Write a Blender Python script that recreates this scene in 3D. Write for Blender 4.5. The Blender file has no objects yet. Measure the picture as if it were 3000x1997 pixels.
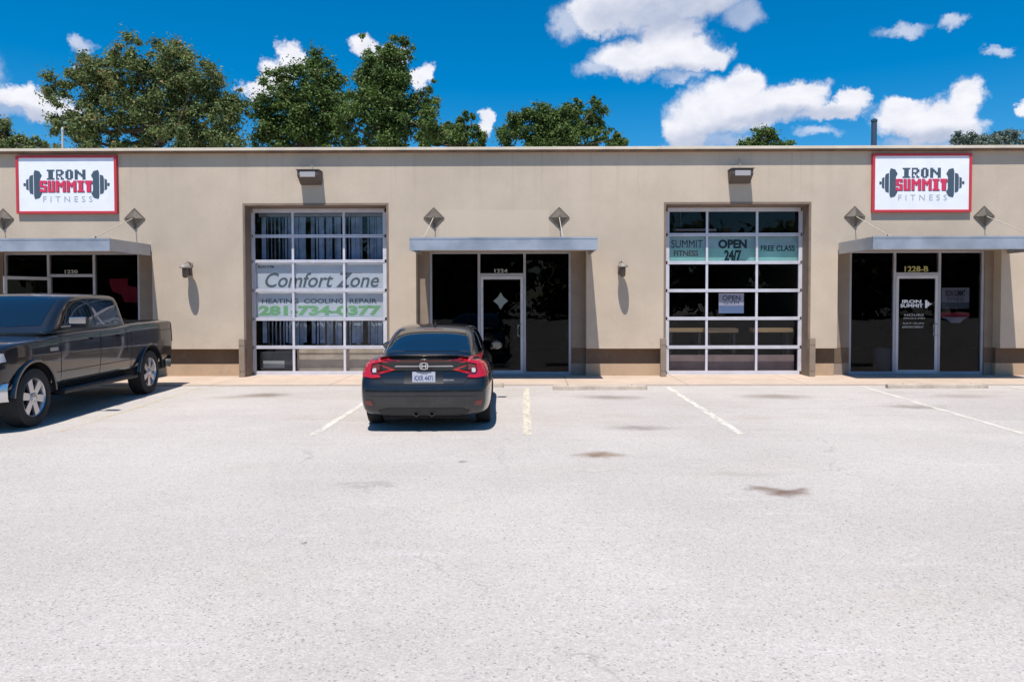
import bpy, bmesh, math, random
import numpy as np
from mathutils import Vector, Matrix
from mathutils.bvhtree import BVHTree

R = math.radians
SC = bpy.context.scene
COL = SC.collection
random.seed(7)

# ---------------------------------------------------------------- camera
FPX = 1702.0                     # focal length in units of a 2356 px wide picture
CAM_H = 1.75
cd = bpy.data.cameras.new("camera")
cam = bpy.data.objects.new("camera", cd)
COL.objects.link(cam)
SC.camera = cam
cd.sensor_width = 36.0
cd.lens = FPX / 2356.0 * 36.0
cd.clip_end = 3000
cam.location = (0, 0, CAM_H)
YAW, PITCH, ROLL = 0.475, -1.6, -0.10
cam.rotation_euler = (Matrix.Rotation(R(YAW), 3, 'Z') @ Matrix.Rotation(R(90 + PITCH), 3, 'X')
                      @ Matrix.Rotation(R(ROLL), 3, 'Z')).to_euler()
cd.shift_x = -18 / 2356.0
cd.shift_y = -46.5 / 2356.0

# ---------------------------------------------------------------- render / colour
SC.render.engine = 'CYCLES'
SC.view_settings.view_transform = 'Standard'
SC.view_settings.look = 'None'
SC.view_settings.gamma = 1
SC.view_settings.exposure = 0.25

# ---------------------------------------------------------------- sun and sky
SUN_EL, SUN_AZ = 66.0, 11.0      # the sun stands behind the camera and a little to its left
LDIR = Vector((math.sin(R(SUN_AZ)) * math.cos(R(SUN_EL)), math.cos(R(SUN_AZ)) * math.cos(R(SUN_EL)), -math.sin(R(SUN_EL))))
sd = bpy.data.lights.new("sun", 'SUN')
sun = bpy.data.objects.new("sun", sd)
COL.objects.link(sun)
sd.energy = 5.0
sd.angle = R(0.5)
sd.color = (1.0, 0.955, 0.90)
sun.rotation_euler = LDIR.to_track_quat('-Z', 'Y').to_euler()
sun.location = (-20, -40, 60)

world = bpy.data.worlds.new("World")
SC.world = world
world.use_nodes = True


class NT:
    """small helper to write node trees"""
    def __init__(s, tree):
        s.t = tree
        s.n = tree.nodes
        s.l = tree.links

    def new(s, kind, **kw):
        n = s.n.new(kind)
        for k, v in kw.items():
            setattr(n, k, v)
        return n

    def put(s, sock, v):
        if isinstance(v, bpy.types.NodeSocket):
            s.l.new(v, sock)
        elif v is not None:
            if isinstance(v, (tuple, list)) and len(v) == 3 and sock.type == 'RGBA':
                v = tuple(v) + (1,)
            sock.default_value = v

    def math(s, op, a, b=None, c=None, clamp=False):
        n = s.new('ShaderNodeMath', operation=op)
        n.use_clamp = clamp
        s.put(n.inputs[0], a)
        if b is not None: s.put(n.inputs[1], b)
        if c is not None: s.put(n.inputs[2], c)
        return n.outputs[0]

    def vmath(s, op, a, b=None):
        n = s.new('ShaderNodeVectorMath', operation=op)
        s.put(n.inputs[0], a)
        if b is not None: s.put(n.inputs[1], b)
        return n.outputs['Value'] if op == 'LENGTH' else n.outputs[0]

    def noise(s, vec, scale, detail=4, rough=0.55, dist=0.0, out='Fac'):
        n = s.new('ShaderNodeTexNoise')
        s.put(n.inputs['Vector'], vec)
        n.inputs['Scale'].default_value = scale
        n.inputs['Detail'].default_value = detail
        n.inputs['Roughness'].default_value = rough
        n.inputs['Distortion'].default_value = dist
        return n.outputs[out]

    def ramp(s, v, lo, hi, a=0.0, b=1.0, smooth=True):
        n = s.new('ShaderNodeMapRange')
        n.interpolation_type = 'SMOOTHSTEP' if smooth else 'LINEAR'
        s.put(n.inputs[0], v)
        n.inputs[1].default_value = lo
        n.inputs[2].default_value = hi
        n.inputs[3].default_value = a
        n.inputs[4].default_value = b
        return n.outputs[0]

    def mix(s, f, a, b, mode='MIX'):
        n = s.new('ShaderNodeMix', data_type='RGBA', blend_type=mode)
        s.put(n.inputs[0], f)
        s.put(n.inputs[6], a)
        s.put(n.inputs[7], b)
        return n.outputs[2]

    def mapping(s, vec, scale=(1, 1, 1), loc=(0, 0, 0)):
        n = s.new('ShaderNodeMapping')
        s.put(n.inputs[0], vec)
        n.inputs['Scale'].default_value = scale
        n.inputs['Location'].default_value = loc
        return n.outputs[0]


def build_world():
    t = NT(world.node_tree)
    t.n.clear()
    out = t.new('ShaderNodeOutputWorld')
    sky = t.new('ShaderNodeTexSky', sky_type='NISHITA')
    sky.sun_disc = False
    sky.sun_elevation = R(SUN_EL)
    sky.sun_rotation = R(180 + SUN_AZ)
    sky.altitude = 0
    sky.air_density = 1.0
    sky.dust_density = 0.45
    sky.ozone_density = 6.0
    hs = t.new('ShaderNodeHueSaturation')
    hs.inputs['Hue'].default_value = 0.495
    hs.inputs['Saturation'].default_value = 1.45
    hs.inputs['Value'].default_value = 1.0
    t.l.new(sky.outputs[0], hs.inputs['Color'])
    bg = t.new('ShaderNodeBackground')
    t.l.new(hs.outputs[0], bg.inputs[0])
    bg.inputs[1].default_value = 0.11
    tc = t.new('ShaderNodeTexCoord').outputs['Generated']
    sx = t.new('ShaderNodeSeparateXYZ')
    t.l.new(tc, sx.inputs[0])
    az = t.math('ARCTAN2', sx.outputs[0], sx.outputs[1])
    el = t.math('ARCSINE', sx.outputs[2])
    cv = t.new('ShaderNodeCombineXYZ')
    t.l.new(az, cv.inputs[0]); t.l.new(el, cv.inputs[1])
    p0 = cv.outputs[0]
    # billows: push the lookup point around
    n1 = t.noise(p0, 9, 6, 0.62, out='Color')
    n1 = t.vmath('SUBTRACT', n1, (0.5, 0.5, 0.5))
    p1 = t.vmath('ADD', p0, t.vmath('MULTIPLY', n1, (0.060, 0.048, 0.0)))
    n2 = t.noise(p0, 30, 9, 0.68, out='Color')
    n2 = t.vmath('SUBTRACT', n2, (0.5, 0.5, 0.5))
    p = t.vmath('ADD', p1, t.vmath('MULTIPLY', n2, (0.044, 0.036, 0.0)))

    def field(blobs, pos, dy=0.0):
        acc = None
        for (cx, cy, rx, ry) in blobs:
            a = math.atan((cx - 1210) / FPX)
            e = math.atan((690 - cy) / FPX * math.cos(a)) + dy
            ra, re = rx / FPX, ry / FPX
            d = t.vmath('MULTIPLY', t.vmath('SUBTRACT', pos, (a, e, 0)), (1 / ra, 1 / re, 0))
            v = t.math('SUBTRACT', 1.0, t.vmath('LENGTH', d))
            acc = v if acc is None else t.math('SMOOTH_MAX', acc, v, 0.12)
        return acc
    solid = [(1510, 10, 215, 62), (1370, 45, 85, 45), (1500, 128, 165, 48), (1540, 88, 75, 45), (1610, 140, 75, 30),
             (1640, 258, 115, 72), (1705, 212, 60, 50), (1585, 300, 62, 55), (1840, 242, 66, 44), (1760, 262, 95, 46),
             (1955, 238, 34, 30), (1905, 266, 80, 20), (2100, 272, 95, 46), (2200, 238, 52, 50), (2060, 252, 44, 32),
             (2170, 290, 80, 36), (60, 222, 90, 30), (125, 248, 70, 26), (676, 132, 36, 34), (636, 168, 44, 32), (600, 198, 50, 24),
             (838, 100, 44, 28), (900, 130, 50, 34), (978, 178, 28, 30), (1112, 290, 22, 32), (2356, 258, 20, 24),
             (-260, 120, 180, 60), (2700, 180, 200, 60), (-500, 300, 160, 70), (3000, 300, 200, 60)]
    wisp = [(2070, 76, 66, 17), (2192, 68, 30, 15), (2292, 121, 34, 11), (190, 98, 24, 17), (192, 146, 24, 14),
            (1372, 158, 60, 26), (1300, 62, 50, 40), (1880, 312, 60, 15), (1690, 40, 60, 40), (1560, 180, 60, 18),
            (30, 250, 70, 26), (1640, 335, 140, 26), (2140, 328, 120, 22)]
    # generic far clouds for the rest of the sky (behind the camera)
    gen = t.noise(t.mapping(tc, (1, 1, 2.6)), 3.2, 7, 0.58)
    gen = t.ramp(gen, 0.60, 0.72)
    back = t.ramp(sx.outputs[1], 0.25, -0.05)
    ms = t.ramp(field(solid, p), -0.02, 0.38)
    mw = t.math('MULTIPLY', t.ramp(field(wisp, p), 0.0, 0.7), 0.6)
    m = t.math('MAXIMUM', ms, mw)
    m = t.math('MAXIMUM', m, t.math('MULTIPLY', gen, back))
    # shade: flat grey bases below bright tops
    base = field([(1540, 40, 230, 50), (1500, 172, 130, 18), (1640, 330, 130, 42), (1820, 280, 160, 20),
                  (2120, 322, 110, 30), (60, 262, 110, 22), (1440, 80, 60, 22)], p1)
    g = t.ramp(base, -0.3, 0.6)
    lump = t.ramp(t.noise(t.mapping(p0, (1, 1.6, 1)), 26, 6, 0.6), 0.3, 0.7)
    g = t.math('ADD', t.math('MULTIPLY', g, 0.75), t.math('MULTIPLY', lump, 0.28), clamp=True)
    cc = t.mix(g, (1.0, 1.0, 1.06), (0.50, 0.57, 0.74))
    cb = t.new('ShaderNodeBackground')
    t.l.new(cc, cb.inputs[0])
    cb.inputs[1].default_value = 0.80
    mx = t.new('ShaderNodeMixShader')
    t.l.new(m, mx.inputs[0]); t.l.new(bg.outputs[0], mx.inputs[1]); t.l.new(cb.outputs[0], mx.inputs[2])
    t.l.new(mx.outputs[0], out.inputs[0])


build_world()
world.cycles.sampling_method = 'MANUAL'
world.cycles.sample_map_resolution = 512

# ---------------------------------------------------------------- materials
MATS = {}


def mat(name, color=(0.5, 0.5, 0.5), rough=0.6, metal=0.0, coat=0.0, var=0.0, vscale=3.0, bump=0.0, bscale=60.0,
        spec=0.5, emit=None, emit_s=0.0):
    if name in MATS: return MATS[name]
    m = bpy.data.materials.new(name)
    m.use_nodes = True
    t = NT(m.node_tree)
    b = t.n['Principled BSDF']
    b.inputs['Roughness'].default_value = rough
    b.inputs['Metallic'].default_value = metal
    b.inputs['Coat Weight'].default_value = coat
    b.inputs['Coat Roughness'].default_value = 0.03
    b.inputs['Specular IOR Level'].default_value = spec
    c = tuple(color) + (1,)
    b.inputs['Base Color'].default_value = c
    tc = t.new('ShaderNodeTexCoord').outputs['Object']
    if var > 0:
        n = t.noise(tc, vscale, 6, 0.62)
        lo = tuple(x * (1 - var) for x in color)
        hi = tuple(min(1, x * (1 + var)) for x in color)
        t.l.new(t.mix(t.ramp(n, 0.3, 0.7), lo, hi), b.inputs['Base Color'])
        t.l.new(t.ramp(n, 0.3, 0.7, max(0, rough - .08), min(1, rough + .08)), b.inputs['Roughness'])
    if bump > 0:
        bn = t.new('ShaderNodeBump')
        bn.inputs['Strength'].default_value = 1.0
        bn.inputs['Distance'].default_value = bump
        t.l.new(t.noise(tc, bscale, 5, 0.6), bn.inputs['Height'])
        t.l.new(bn.outputs[0], b.inputs['Normal'])
    if emit:
        b.inputs['Emission Color'].default_value = tuple(emit) + (1,)
        b.inputs['Emission Strength'].default_value = emit_s
    MATS[name] = m
    return m


def stucco_mat(name, color, ghost=False):
    m = bpy.data.materials.new(name)
    m.use_nodes = True
    t = NT(m.node_tree)
    b = t.n['Principled BSDF']
    b.inputs['Roughness'].default_value = 0.92
    b.inputs['Specular IOR Level'].default_value = 0.2
    tc = t.new('ShaderNodeTexCoord').outputs['Object']
    big = t.ramp(t.noise(tc, 0.55, 5, 0.6), 0.3, 0.72)
    streak = t.ramp(t.noise(t.mapping(tc, (5.5, 5.5, 0.35)), 1.0, 5, 0.6), 0.35, 0.7)
    blot = t.ramp(t.noise(tc, 2.6, 7, 0.7), 0.45, 0.75)
    fine = t.noise(tc, 55, 4, 0.7)
    c1 = tuple(x * 0.90 for x in color)
    c2 = tuple(min(1, x * 1.09) for x in color)
    c = t.mix(big, c1, c2)
    c = t.mix(t.math('MULTIPLY', streak, 0.07), c, tuple(x * 0.80 for x in color))
    c = t.mix(t.math('MULTIPLY', blot, 0.22), c, (color[0] * 0.80, color[1] * 0.79, color[2] * 0.80))
    c = t.mix(t.ramp(fine, 0.35, 0.75, 0, 0.22), c, tuple(x * 0.72 for x in color))
    # rain dirt: narrow drips that hang from the top edge of the wall
    sx = t.new('ShaderNodeSeparateXYZ'); t.l.new(tc, sx.inputs[0])
    drip = t.ramp(t.noise(t.mapping(tc, (9, 9, 0.12)), 1.0, 3, 0.5), 0.56, 0.70)
    topf = t.ramp(sx.outputs[2], 3.3, 5.0)
    c = t.mix(t.math('MULTIPLY', t.math('MULTIPLY', drip, topf), 0.12), c, (0.20, 0.18, 0.155))
    botf = t.ramp(sx.outputs[2], 1.15, 0.5)
    c = t.mix(t.math('MULTIPLY', t.math('MULTIPLY', blot, botf), 0.35), c, (0.22, 0.18, 0.14))
    if ghost:   # cleaner rectangle where an old sign hung above the middle canopy
        def box(lo, hi, v):
            return t.math('MULTIPLY', t.math('GREATER_THAN', v, lo), t.math('LESS_THAN', v, hi))
        msk = t.math('MULTIPLY', box(-1.95, 0.52, sx.outputs[0]), box(2.9, 3.775, sx.outputs[2]))
        c = t.mix(t.math('MULTIPLY', msk, 0.55), c, tuple(min(1, x * 1.12) for x in color))
    t.l.new(c, b.inputs['Base Color'])
    bn = t.new('ShaderNodeBump')
    bn.inputs['Distance'].default_value = 0.006
    t.l.new(t.noise(tc, 42, 6, 0.68), bn.inputs['Height'])
    t.l.new(bn.outputs[0], b.inputs['Normal'])
    MATS[name] = m
    return m


def glass_mat(name, tint=(0.5, 0.5, 0.5), refl=1.0, rough=0.0, ior=1.5):
    if name in MATS: return MATS[name]
    m = bpy.data.materials.new(name)
    m.use_nodes = True
    t = NT(m.node_tree)
    t.n.clear()
    out = t.new('ShaderNodeOutputMaterial')
    tr = t.new('ShaderNodeBsdfTransparent'); tr.inputs[0].default_value = tuple(tint) + (1,)
    gl = t.new('ShaderNodeBsdfGlossy'); gl.inputs['Roughness'].default_value = rough
    gl.inputs[0].default_value = (1, 1, 1, 1)
    fr = t.new('ShaderNodeFresnel'); fr.inputs[0].default_value = ior
    tc = t.new('ShaderNodeTexCoord').outputs['Object']
    bn = t.new('ShaderNodeBump'); bn.inputs['Distance'].default_value = 0.0015
    t.l.new(t.noise(tc, 1.6, 2, 0.5), bn.inputs['Height'])
    t.l.new(bn.outputs[0], gl.inputs['Normal'])
    f = t.math('MULTIPLY', fr.outputs[0], refl, clamp=True)
    mx = t.new('ShaderNodeMixShader')
    t.l.new(f, mx.inputs[0]); t.l.new(tr.outputs[0], mx.inputs[1]); t.l.new(gl.outputs[0], mx.inputs[2])
    t.l.new(mx.outputs[0], out.inputs[0])
    MATS[name] = m
    return m


def ground_mat():
    m = bpy.data.materials.new("weathered_paving")
    m.use_nodes = True
    t = NT(m.node_tree)
    b = t.n['Principled BSDF']
    b.inputs['Roughness'].default_value = 0.9
    b.inputs['Specular IOR Level'].default_value = 0.25
    tc = t.new('ShaderNodeTexCoord').outputs['Object']
    base = (0.560, 0.548, 0.552)
    big = t.ramp(t.noise(tc, 0.30, 6, 0.62), 0.3, 0.7)
    c = t.mix(big, (0.465, 0.418, 0.378), (0.548, 0.496, 0.450))
    warm = t.ramp(t.noise(t.mapping(tc, (0.45, 1.0, 1), (7, 3, 0)), 0.9, 7, 0.68), 0.50, 0.72)
    sp = t.new('ShaderNodeSeparateXYZ'); t.l.new(tc, sp.inputs[0])
    near = t.ramp(sp.outputs[1], 8.2, 12.0)      # the parking bays are browner than the lane
    c = t.mix(t.math('MULTIPLY', warm, t.math('ADD', t.math('MULTIPLY', near, 0.60), 0.16)), c, (0.455, 0.385, 0.315))
    dirt = t.ramp(t.noise(t.mapping(tc, (0.6, 1.5, 1), (31, 5, 0)), 1.7, 8, 0.72), 0.60, 0.78)
    c = t.mix(t.math('MULTIPLY', dirt, 0.28), c, (0.36, 0.325, 0.295))
    # long faint tyre smears and paler worn strips across the bays
    sm = t.noise(t.mapping(tc, (0.35, 3.2, 1), (3, 9, 0)), 1.6, 6, 0.66)
    c = t.mix(t.math('MULTIPLY', t.ramp(sm, 0.54, 0.70), t.math('ADD', t.math('MULTIPLY', near, 0.30), 0.10)), c, (0.39, 0.345, 0.30))
    c = t.mix(t.math('MULTIPLY', t.ramp(sm, 0.44, 0.30), 0.30), c, (0.64, 0.60, 0.57))
    mid = t.ramp(t.noise(tc, 11, 6, 0.72), 0.35, 0.72)
    c = t.mix(t.math('MULTIPLY', mid, 0.26), c, (0.42, 0.395, 0.375))
    # aggregate: fine light and dark stones
    v = t.new('ShaderNodeTexVoronoi'); v.inputs['Scale'].default_value = 84
    t.l.new(tc, v.inputs['Vector'])
    sv = t.new('ShaderNodeSeparateColor'); t.l.new(v.outputs['Color'], sv.inputs[0])
    st = t.ramp(sv.outputs[0], 0.0, 1.0, 0.86, 1.10, smooth=False)
    c = t.mix(1.0, c, st, 'MULTIPLY')
    c = t.mix(t.math('MULTIPLY', t.math('GREATER_THAN', sv.outputs[1], 0.962), 0.50), c, (0.16, 0.15, 0.15))
    v2 = t.new('ShaderNodeTexVoronoi'); v2.inputs['Scale'].default_value = 33
    t.l.new(tc, v2.inputs['Vector'])
    sv2 = t.new('ShaderNodeSeparateColor'); t.l.new(v2.outputs['Color'], sv2.inputs[0])
    peb = t.math('MULTIPLY', t.math('LESS_THAN', v2.outputs['Distance'], 0.24), t.math('GREATER_THAN', sv2.outputs[0], 0.945))
    c = t.mix(t.math('MULTIPLY', peb, 0.5), c, (0.17, 0.155, 0.15))
    # hairline cracks
    wp = t.vmath('ADD', tc, t.vmath('MULTIPLY', t.vmath('SUBTRACT', t.noise(tc, 1.3, 5, 0.6, out='Color'), (.5, .5, .5)), (1.1, 1.1, 0)))
    v3 = t.new('ShaderNodeTexVoronoi', feature='DISTANCE_TO_EDGE'); v3.inputs['Scale'].default_value = 0.23
    t.l.new(wp, v3.inputs['Vector'])
    crk = t.ramp(v3.outputs['Distance'], 0.0045, 0.0018)
    brk = t.ramp(t.noise(tc, 0.8, 3, 0.5), 0.50, 0.60)
    c = t.mix(t.math('MULTIPLY', t.math('MULTIPLY', crk, brk), 0.32), c, (0.22, 0.20, 0.185))
    # oil and rust stains where cars have stood: (x, y, rx, ry, strength)
    wob = t.vmath('ADD', tc, t.vmath('MULTIPLY', t.vmath('SUBTRACT', t.noise(tc, 2.6, 5, 0.65, out='Color'), (.5, .5, .5)), (0.45, 0.45, 0)))
    for (x, y, rx, ry, s, col) in [
        (0.82, 8.33, 0.10, 0.08, 0.9, (0.10, 0.06, 0.04)), (0.78, 8.34, 0.20, 0.15, 0.85, (0.24, 0.16, 0.11)), (0.95, 8.37, 0.16, 0.11, 0.45, (0.30, 0.22, 0.16)),
        (2.34, 6.74, 0.17, 0.11, 0.95, (0.17, 0.11, 0.08)), (2.17, 6.86, 0.13, 0.08, 0.8, (0.20, 0.15, 0.11)), (2.50, 6.80, 0.10, 0.06, 0.75, (0.22, 0.17, 0.14)),
        (2.10, 7.40, 0.40, 0.08, 0.35, (0.33, 0.29, 0.25)), (1.56, 10.1, 0.38, 0.18, 0.75, (0.25, 0.215, 0.18)),
        (6.30, 12.05, 0.40, 0.16, 0.8, (0.26, 0.23, 0.20)), (4.50, 13.35, 0.55, 0.30, 0.8, (0.26, 0.215, 0.17)),
        (1.52, 13.3, 0.50, 0.25, 0.8, (0.25, 0.21, 0.17)), (-4.85, 13.6, 0.42, 0.28, 0.9, (0.22, 0.18, 0.14)),
        (-5.3, 13.3, 0.4, 0.2, 0.6, (0.33, 0.27, 0.21)),
        (7.9, 13.4, 0.5, 0.25, 0.6, (0.30, 0.26, 0.23)), (4.1, 4.75, 0.35, 0.10, 0.45, (0.34, 0.30, 0.26)),
        (-0.72, 8.0, 0.05, 0.05, 0.8, (0.15, 0.14, 0.13)), (-1.6, 5.2, 0.03, 0.03, 0.8, (0.15, 0.14, 0.13))]:
        d = t.vmath('MULTIPLY', t.vmath('SUBTRACT', wob, (x, y, 0)), (1 / rx, 1 / ry, 0))
        f = t.ramp(t.vmath('LENGTH', d), 1.7, 0.15, 0, s)
        c = t.mix(f, c, col)
    t.l.new(c, b.inputs['Base Color'])
    bn = t.new('ShaderNodeBump'); bn.inputs['Distance'].default_value = 0.006
    bh = t.math('ADD', t.math('MULTIPLY', sv.outputs[0], 0.5), t.noise(tc, 90, 3, 0.7))
    t.l.new(bh, bn.inputs['Height'])
    t.l.new(bn.outputs[0], b.inputs['Normal'])
    return m


def paint_line_mat(name, color, keep):
    """worn road paint: patches missing down to transparent"""
    m = bpy.data.materials.new(name)
    m.use_nodes = True
    t = NT(m.node_tree)
    b = t.n['Principled BSDF']
    b.inputs['Roughness'].default_value = 0.85
    tc = t.new('ShaderNodeTexCoord').outputs['Object']
    n = t.noise(t.mapping(tc, (2.2, 0.55, 1)), 4, 8, 0.68)
    c = t.mix(t.noise(tc, 3, 4, 0.6), color, tuple(x * 0.86 for x in color))
    t.l.new(c, b.inputs['Base Color'])
    a = t.ramp(n, keep - 0.18, keep + 0.18, 0.85, 0.12)
    t.l.new(a, b.inputs['Alpha'])
    return m


def leaf_mat(name, dark, light, dry, dryness):
    m = bpy.data.materials.new(name)
    m.use_nodes = True
    t = NT(m.node_tree)
    b = t.n['Principled BSDF']
    b.inputs['Roughness'].default_value = 0.6
    b.inputs['Specular IOR Level'].default_value = 0.25
    at = t.new('ShaderNodeAttribute', attribute_name='tint')
    sp = t.new('ShaderNodeSeparateColor'); t.l.new(at.outputs['Color'], sp.inputs[0])
    c = t.mix(sp.outputs[0], dark, light)
    c = t.mix(t.math('MULTIPLY', t.math('GREATER_THAN', sp.outputs[1], 1 - dryness), 0.75), c, dry)
    t.l.new(c, b.inputs['Base Color'])
    out = t.n['Material Output']
    tl = t.new('ShaderNodeBsdfTranslucent'); t.l.new(c, tl.inputs[0])
    mx = t.new('ShaderNodeMixShader'); mx.inputs[0].default_value = 0.25
    t.l.new(b.outputs[0], mx.inputs[1]); t.l.new(tl.outputs[0], mx.inputs[2])
    t.l.new(mx.outputs[0], out.inputs[0])
    MATS[name] = m
    return m


M_WALL = stucco_mat("beige_stucco", (0.515, 0.425, 0.330), ghost=True)
M_BAND = stucco_mat("brown_band_stucco", (0.150, 0.100, 0.068))
M_BASE = stucco_mat("tan_base_stucco", (0.46, 0.325, 0.215))
M_GROUND = ground_mat()
def walk_mat():
    m = bpy.data.materials.new("tan_concrete"); m.use_nodes = True
    t = NT(m.node_tree); b = t.n['Principled BSDF']; b.inputs['Roughness'].default_value = 0.9
    tc = t.new('ShaderNodeTexCoord').outputs['Object']
    c = t.mix(t.ramp(t.noise(tc, 1.3, 7, 0.68), 0.3, 0.7), (0.45, 0.35, 0.27), (0.54, 0.42, 0.325))
    c = t.mix(t.math('MULTIPLY', t.ramp(t.noise(t.mapping(tc, (1, 3, 1)), 3.1, 8, 0.72), 0.52, 0.70), 0.5), c, (0.33, 0.255, 0.20))
    sp = t.new('ShaderNodeSeparateXYZ'); t.l.new(tc, sp.inputs[0])
    fr = t.math('FRACT', t.math('MULTIPLY', t.math('ADD', sp.outputs[0], 50.37), 0.41))
    c = t.mix(t.math('MULTIPLY', t.math('LESS_THAN', fr, 0.006), 0.8), c, (0.10, 0.08, 0.065))
    # dirt gathers along the worn outer edge
    edge = t.math('ADD', sp.outputs[1], t.math('MULTIPLY', t.noise(tc, 2.4, 6, 0.7), 0.35))
    c = t.mix(t.ramp(edge, 15.36, 15.24, 0, 0.7), c, (0.37, 0.32, 0.275))
    t.l.new(c, b.inputs['Base Color'])
    bn = t.new('ShaderNodeBump'); bn.inputs['Distance'].default_value = 0.003
    t.l.new(t.noise(tc, 80, 4, 0.6), bn.inputs['Height']); t.l.new(bn.outputs[0], b.inputs['Normal'])
    return m


M_WALK = walk_mat()
M_COPING = mat("cream_metal_flashing", (0.60, 0.52, 0.41), 0.5, metal=0.0, var=0.10, vscale=1.0)
M_RUSTTRIM = mat("brown_drip_edge", (0.20, 0.11, 0.06), 0.7, var=0.3, vscale=2.0)
M_ROOF = mat("grey_roofing", (0.30, 0.29, 0.28), 0.9, var=0.1)
M_ALU = mat("mill_aluminium", (0.36, 0.355, 0.38), 0.42, metal=0.25, var=0.08, vscale=4)
M_DOORALU = mat("door_aluminium", (0.50, 0.49, 0.51), 0.42, metal=0.2, var=0.08, vscale=4)
M_WHITEALU = mat("white_door_aluminium", (0.60, 0.59, 0.64), 0.38, metal=0.15, var=0.06, vscale=4)
M_CANOPY = mat("galvanised_fascia", (0.42, 0.44, 0.48), 0.38, metal=0.55, var=0.12, vscale=1.6)
M_SOFFIT = mat("dark_canopy_soffit", (0.22, 0.21, 0.20), 0.8)
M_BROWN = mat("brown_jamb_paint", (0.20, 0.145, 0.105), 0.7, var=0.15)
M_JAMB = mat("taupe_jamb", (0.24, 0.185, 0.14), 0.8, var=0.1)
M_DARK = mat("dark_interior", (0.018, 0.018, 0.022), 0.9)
M_FLOOR = mat("interior_floor", (0.34, 0.31, 0.30), 0.6, var=0.15)
M_RED = mat("sign_red", (0.50, 0.035, 0.045), 0.45)
M_WHITE = mat("sign_white", (0.78, 0.79, 0.84), 0.4, var=0.03)
M_NAVY = mat("sign_slate", (0.055, 0.085, 0.115), 0.5)
M_GREYT = mat("sign_grey", (0.36, 0.40, 0.43), 0.5)
M_SRED = mat("sign_letter_red", (0.62, 0.03, 0.09), 0.5)
M_BRONZE = mat("weathered_tan_metal", (0.13, 0.105, 0.08), 0.6, metal=0.2, var=0.2, vscale=8)
M_LAMPBOX = mat("bronze_lamp_housing", (0.085, 0.065, 0.055), 0.5, var=0.15)
M_LENS = mat("lamp_lens", (0.36, 0.33, 0.32), 0.2, spec=0.8)
M_GLASS = glass_mat("storefront_glass", (0.62, 0.62, 0.64), 0.25)
M_GGLASS = glass_mat("garage_glass", (0.95, 0.96, 0.97), 0.40)
M_GGLASS2 = glass_mat("smoked_garage_glass", (0.86, 0.86, 0.88), 0.30)


# ---------------------------------------------------------------- mesh helpers
def obj(name, bm, m=None, parent=None, smooth=False, loc=None, recalc=True):
    if recalc:
        bmesh.ops.recalc_face_normals(bm, faces=bm.faces[:])
    me = bpy.data.meshes.new(name)
    bm.to_mesh(me)
    bm.free()
    if m is not None:
        for x in (m if isinstance(m, (list, tuple)) else [m]):
            me.materials.append(x)
    if smooth:
        me.polygons.foreach_set('use_smooth', [True] * len(me.polygons))
        if hasattr(me, 'set_sharp_from_angle'):
            me.set_sharp_from_angle(angle=R(38))
    o = bpy.data.objects.new(name, me)
    COL.objects.link(o)
    if parent is not None: o.parent = parent
    if loc is not None: o.location = loc
    return o


def thing(name, label, cat, loc=(0, 0, 0), rz=0.0, group=None):
    o = bpy.data.objects.new(name, None)
    COL.objects.link(o)
    o.empty_display_size = 0.2
    o.location = loc
    o.rotation_euler = (0, 0, rz)
    o['label'] = label
    o['category'] = cat
    if group: o['group'] = group
    return o


def tag(o, label, cat, group=None, kind=None):
    o['label'] = label
    o['category'] = cat
    if group: o['group'] = group
    if kind: o['kind'] = kind
    return o


def BM():
    return bmesh.new()


def box(bm, x0, x1, y0, y1, z0, z1, bevel=0.0, mi=0):
    vs = [bm.verts.new(p) for p in [(x0, y0, z0), (x1, y0, z0), (x1, y1, z0), (x0, y1, z0),
                                    (x0, y0, z1), (x1, y0, z1), (x1, y1, z1), (x0, y1, z1)]]
    fs = [bm.faces.new([vs[i] for i in f]) for f in
          [(0, 3, 2, 1), (4, 5, 6, 7), (0, 1, 5, 4), (1, 2, 6, 5), (2, 3, 7, 6), (3, 0, 4, 7)]]
    for f in fs: f.material_index = mi
    if bevel > 0:
        es = list({e for f in fs for e in f.edges})
        r = bmesh.ops.bevel(bm, geom=es, offset=bevel, segments=2, affect='EDGES', profile=0.7)
    return fs


def tube(bm, pts, r, seg=10, cap=True):
    """tube through points, radius r or list"""
    pts = [Vector(p) for p in pts]
    rings = []
    up = Vector((0, 0, 1))
    for i, p in enumerate(pts):
        d = (pts[min(i + 1, len(pts) - 1)] - pts[max(i - 1, 0)]).normalized()
        a = d.cross(up)
        if a.length < 1e-3: a = d.cross(Vector((1, 0, 0)))
        a.normalize()
        b = d.cross(a).normalized()
        rr = r[i] if isinstance(r, (list, tuple)) else r
        rings.append([bm.verts.new(p + (a * math.cos(2 * math.pi * k / seg) + b * math.sin(2 * math.pi * k / seg)) * rr) for k in range(seg)])
    for i in range(len(rings) - 1):
        for k in range(seg):
            bm.faces.new([rings[i][k], rings[i][(k + 1) % seg], rings[i + 1][(k + 1) % seg], rings[i + 1][k]])
    if cap:
        bm.faces.new(rings[0]); bm.faces.new(list(reversed(rings[-1])))


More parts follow.
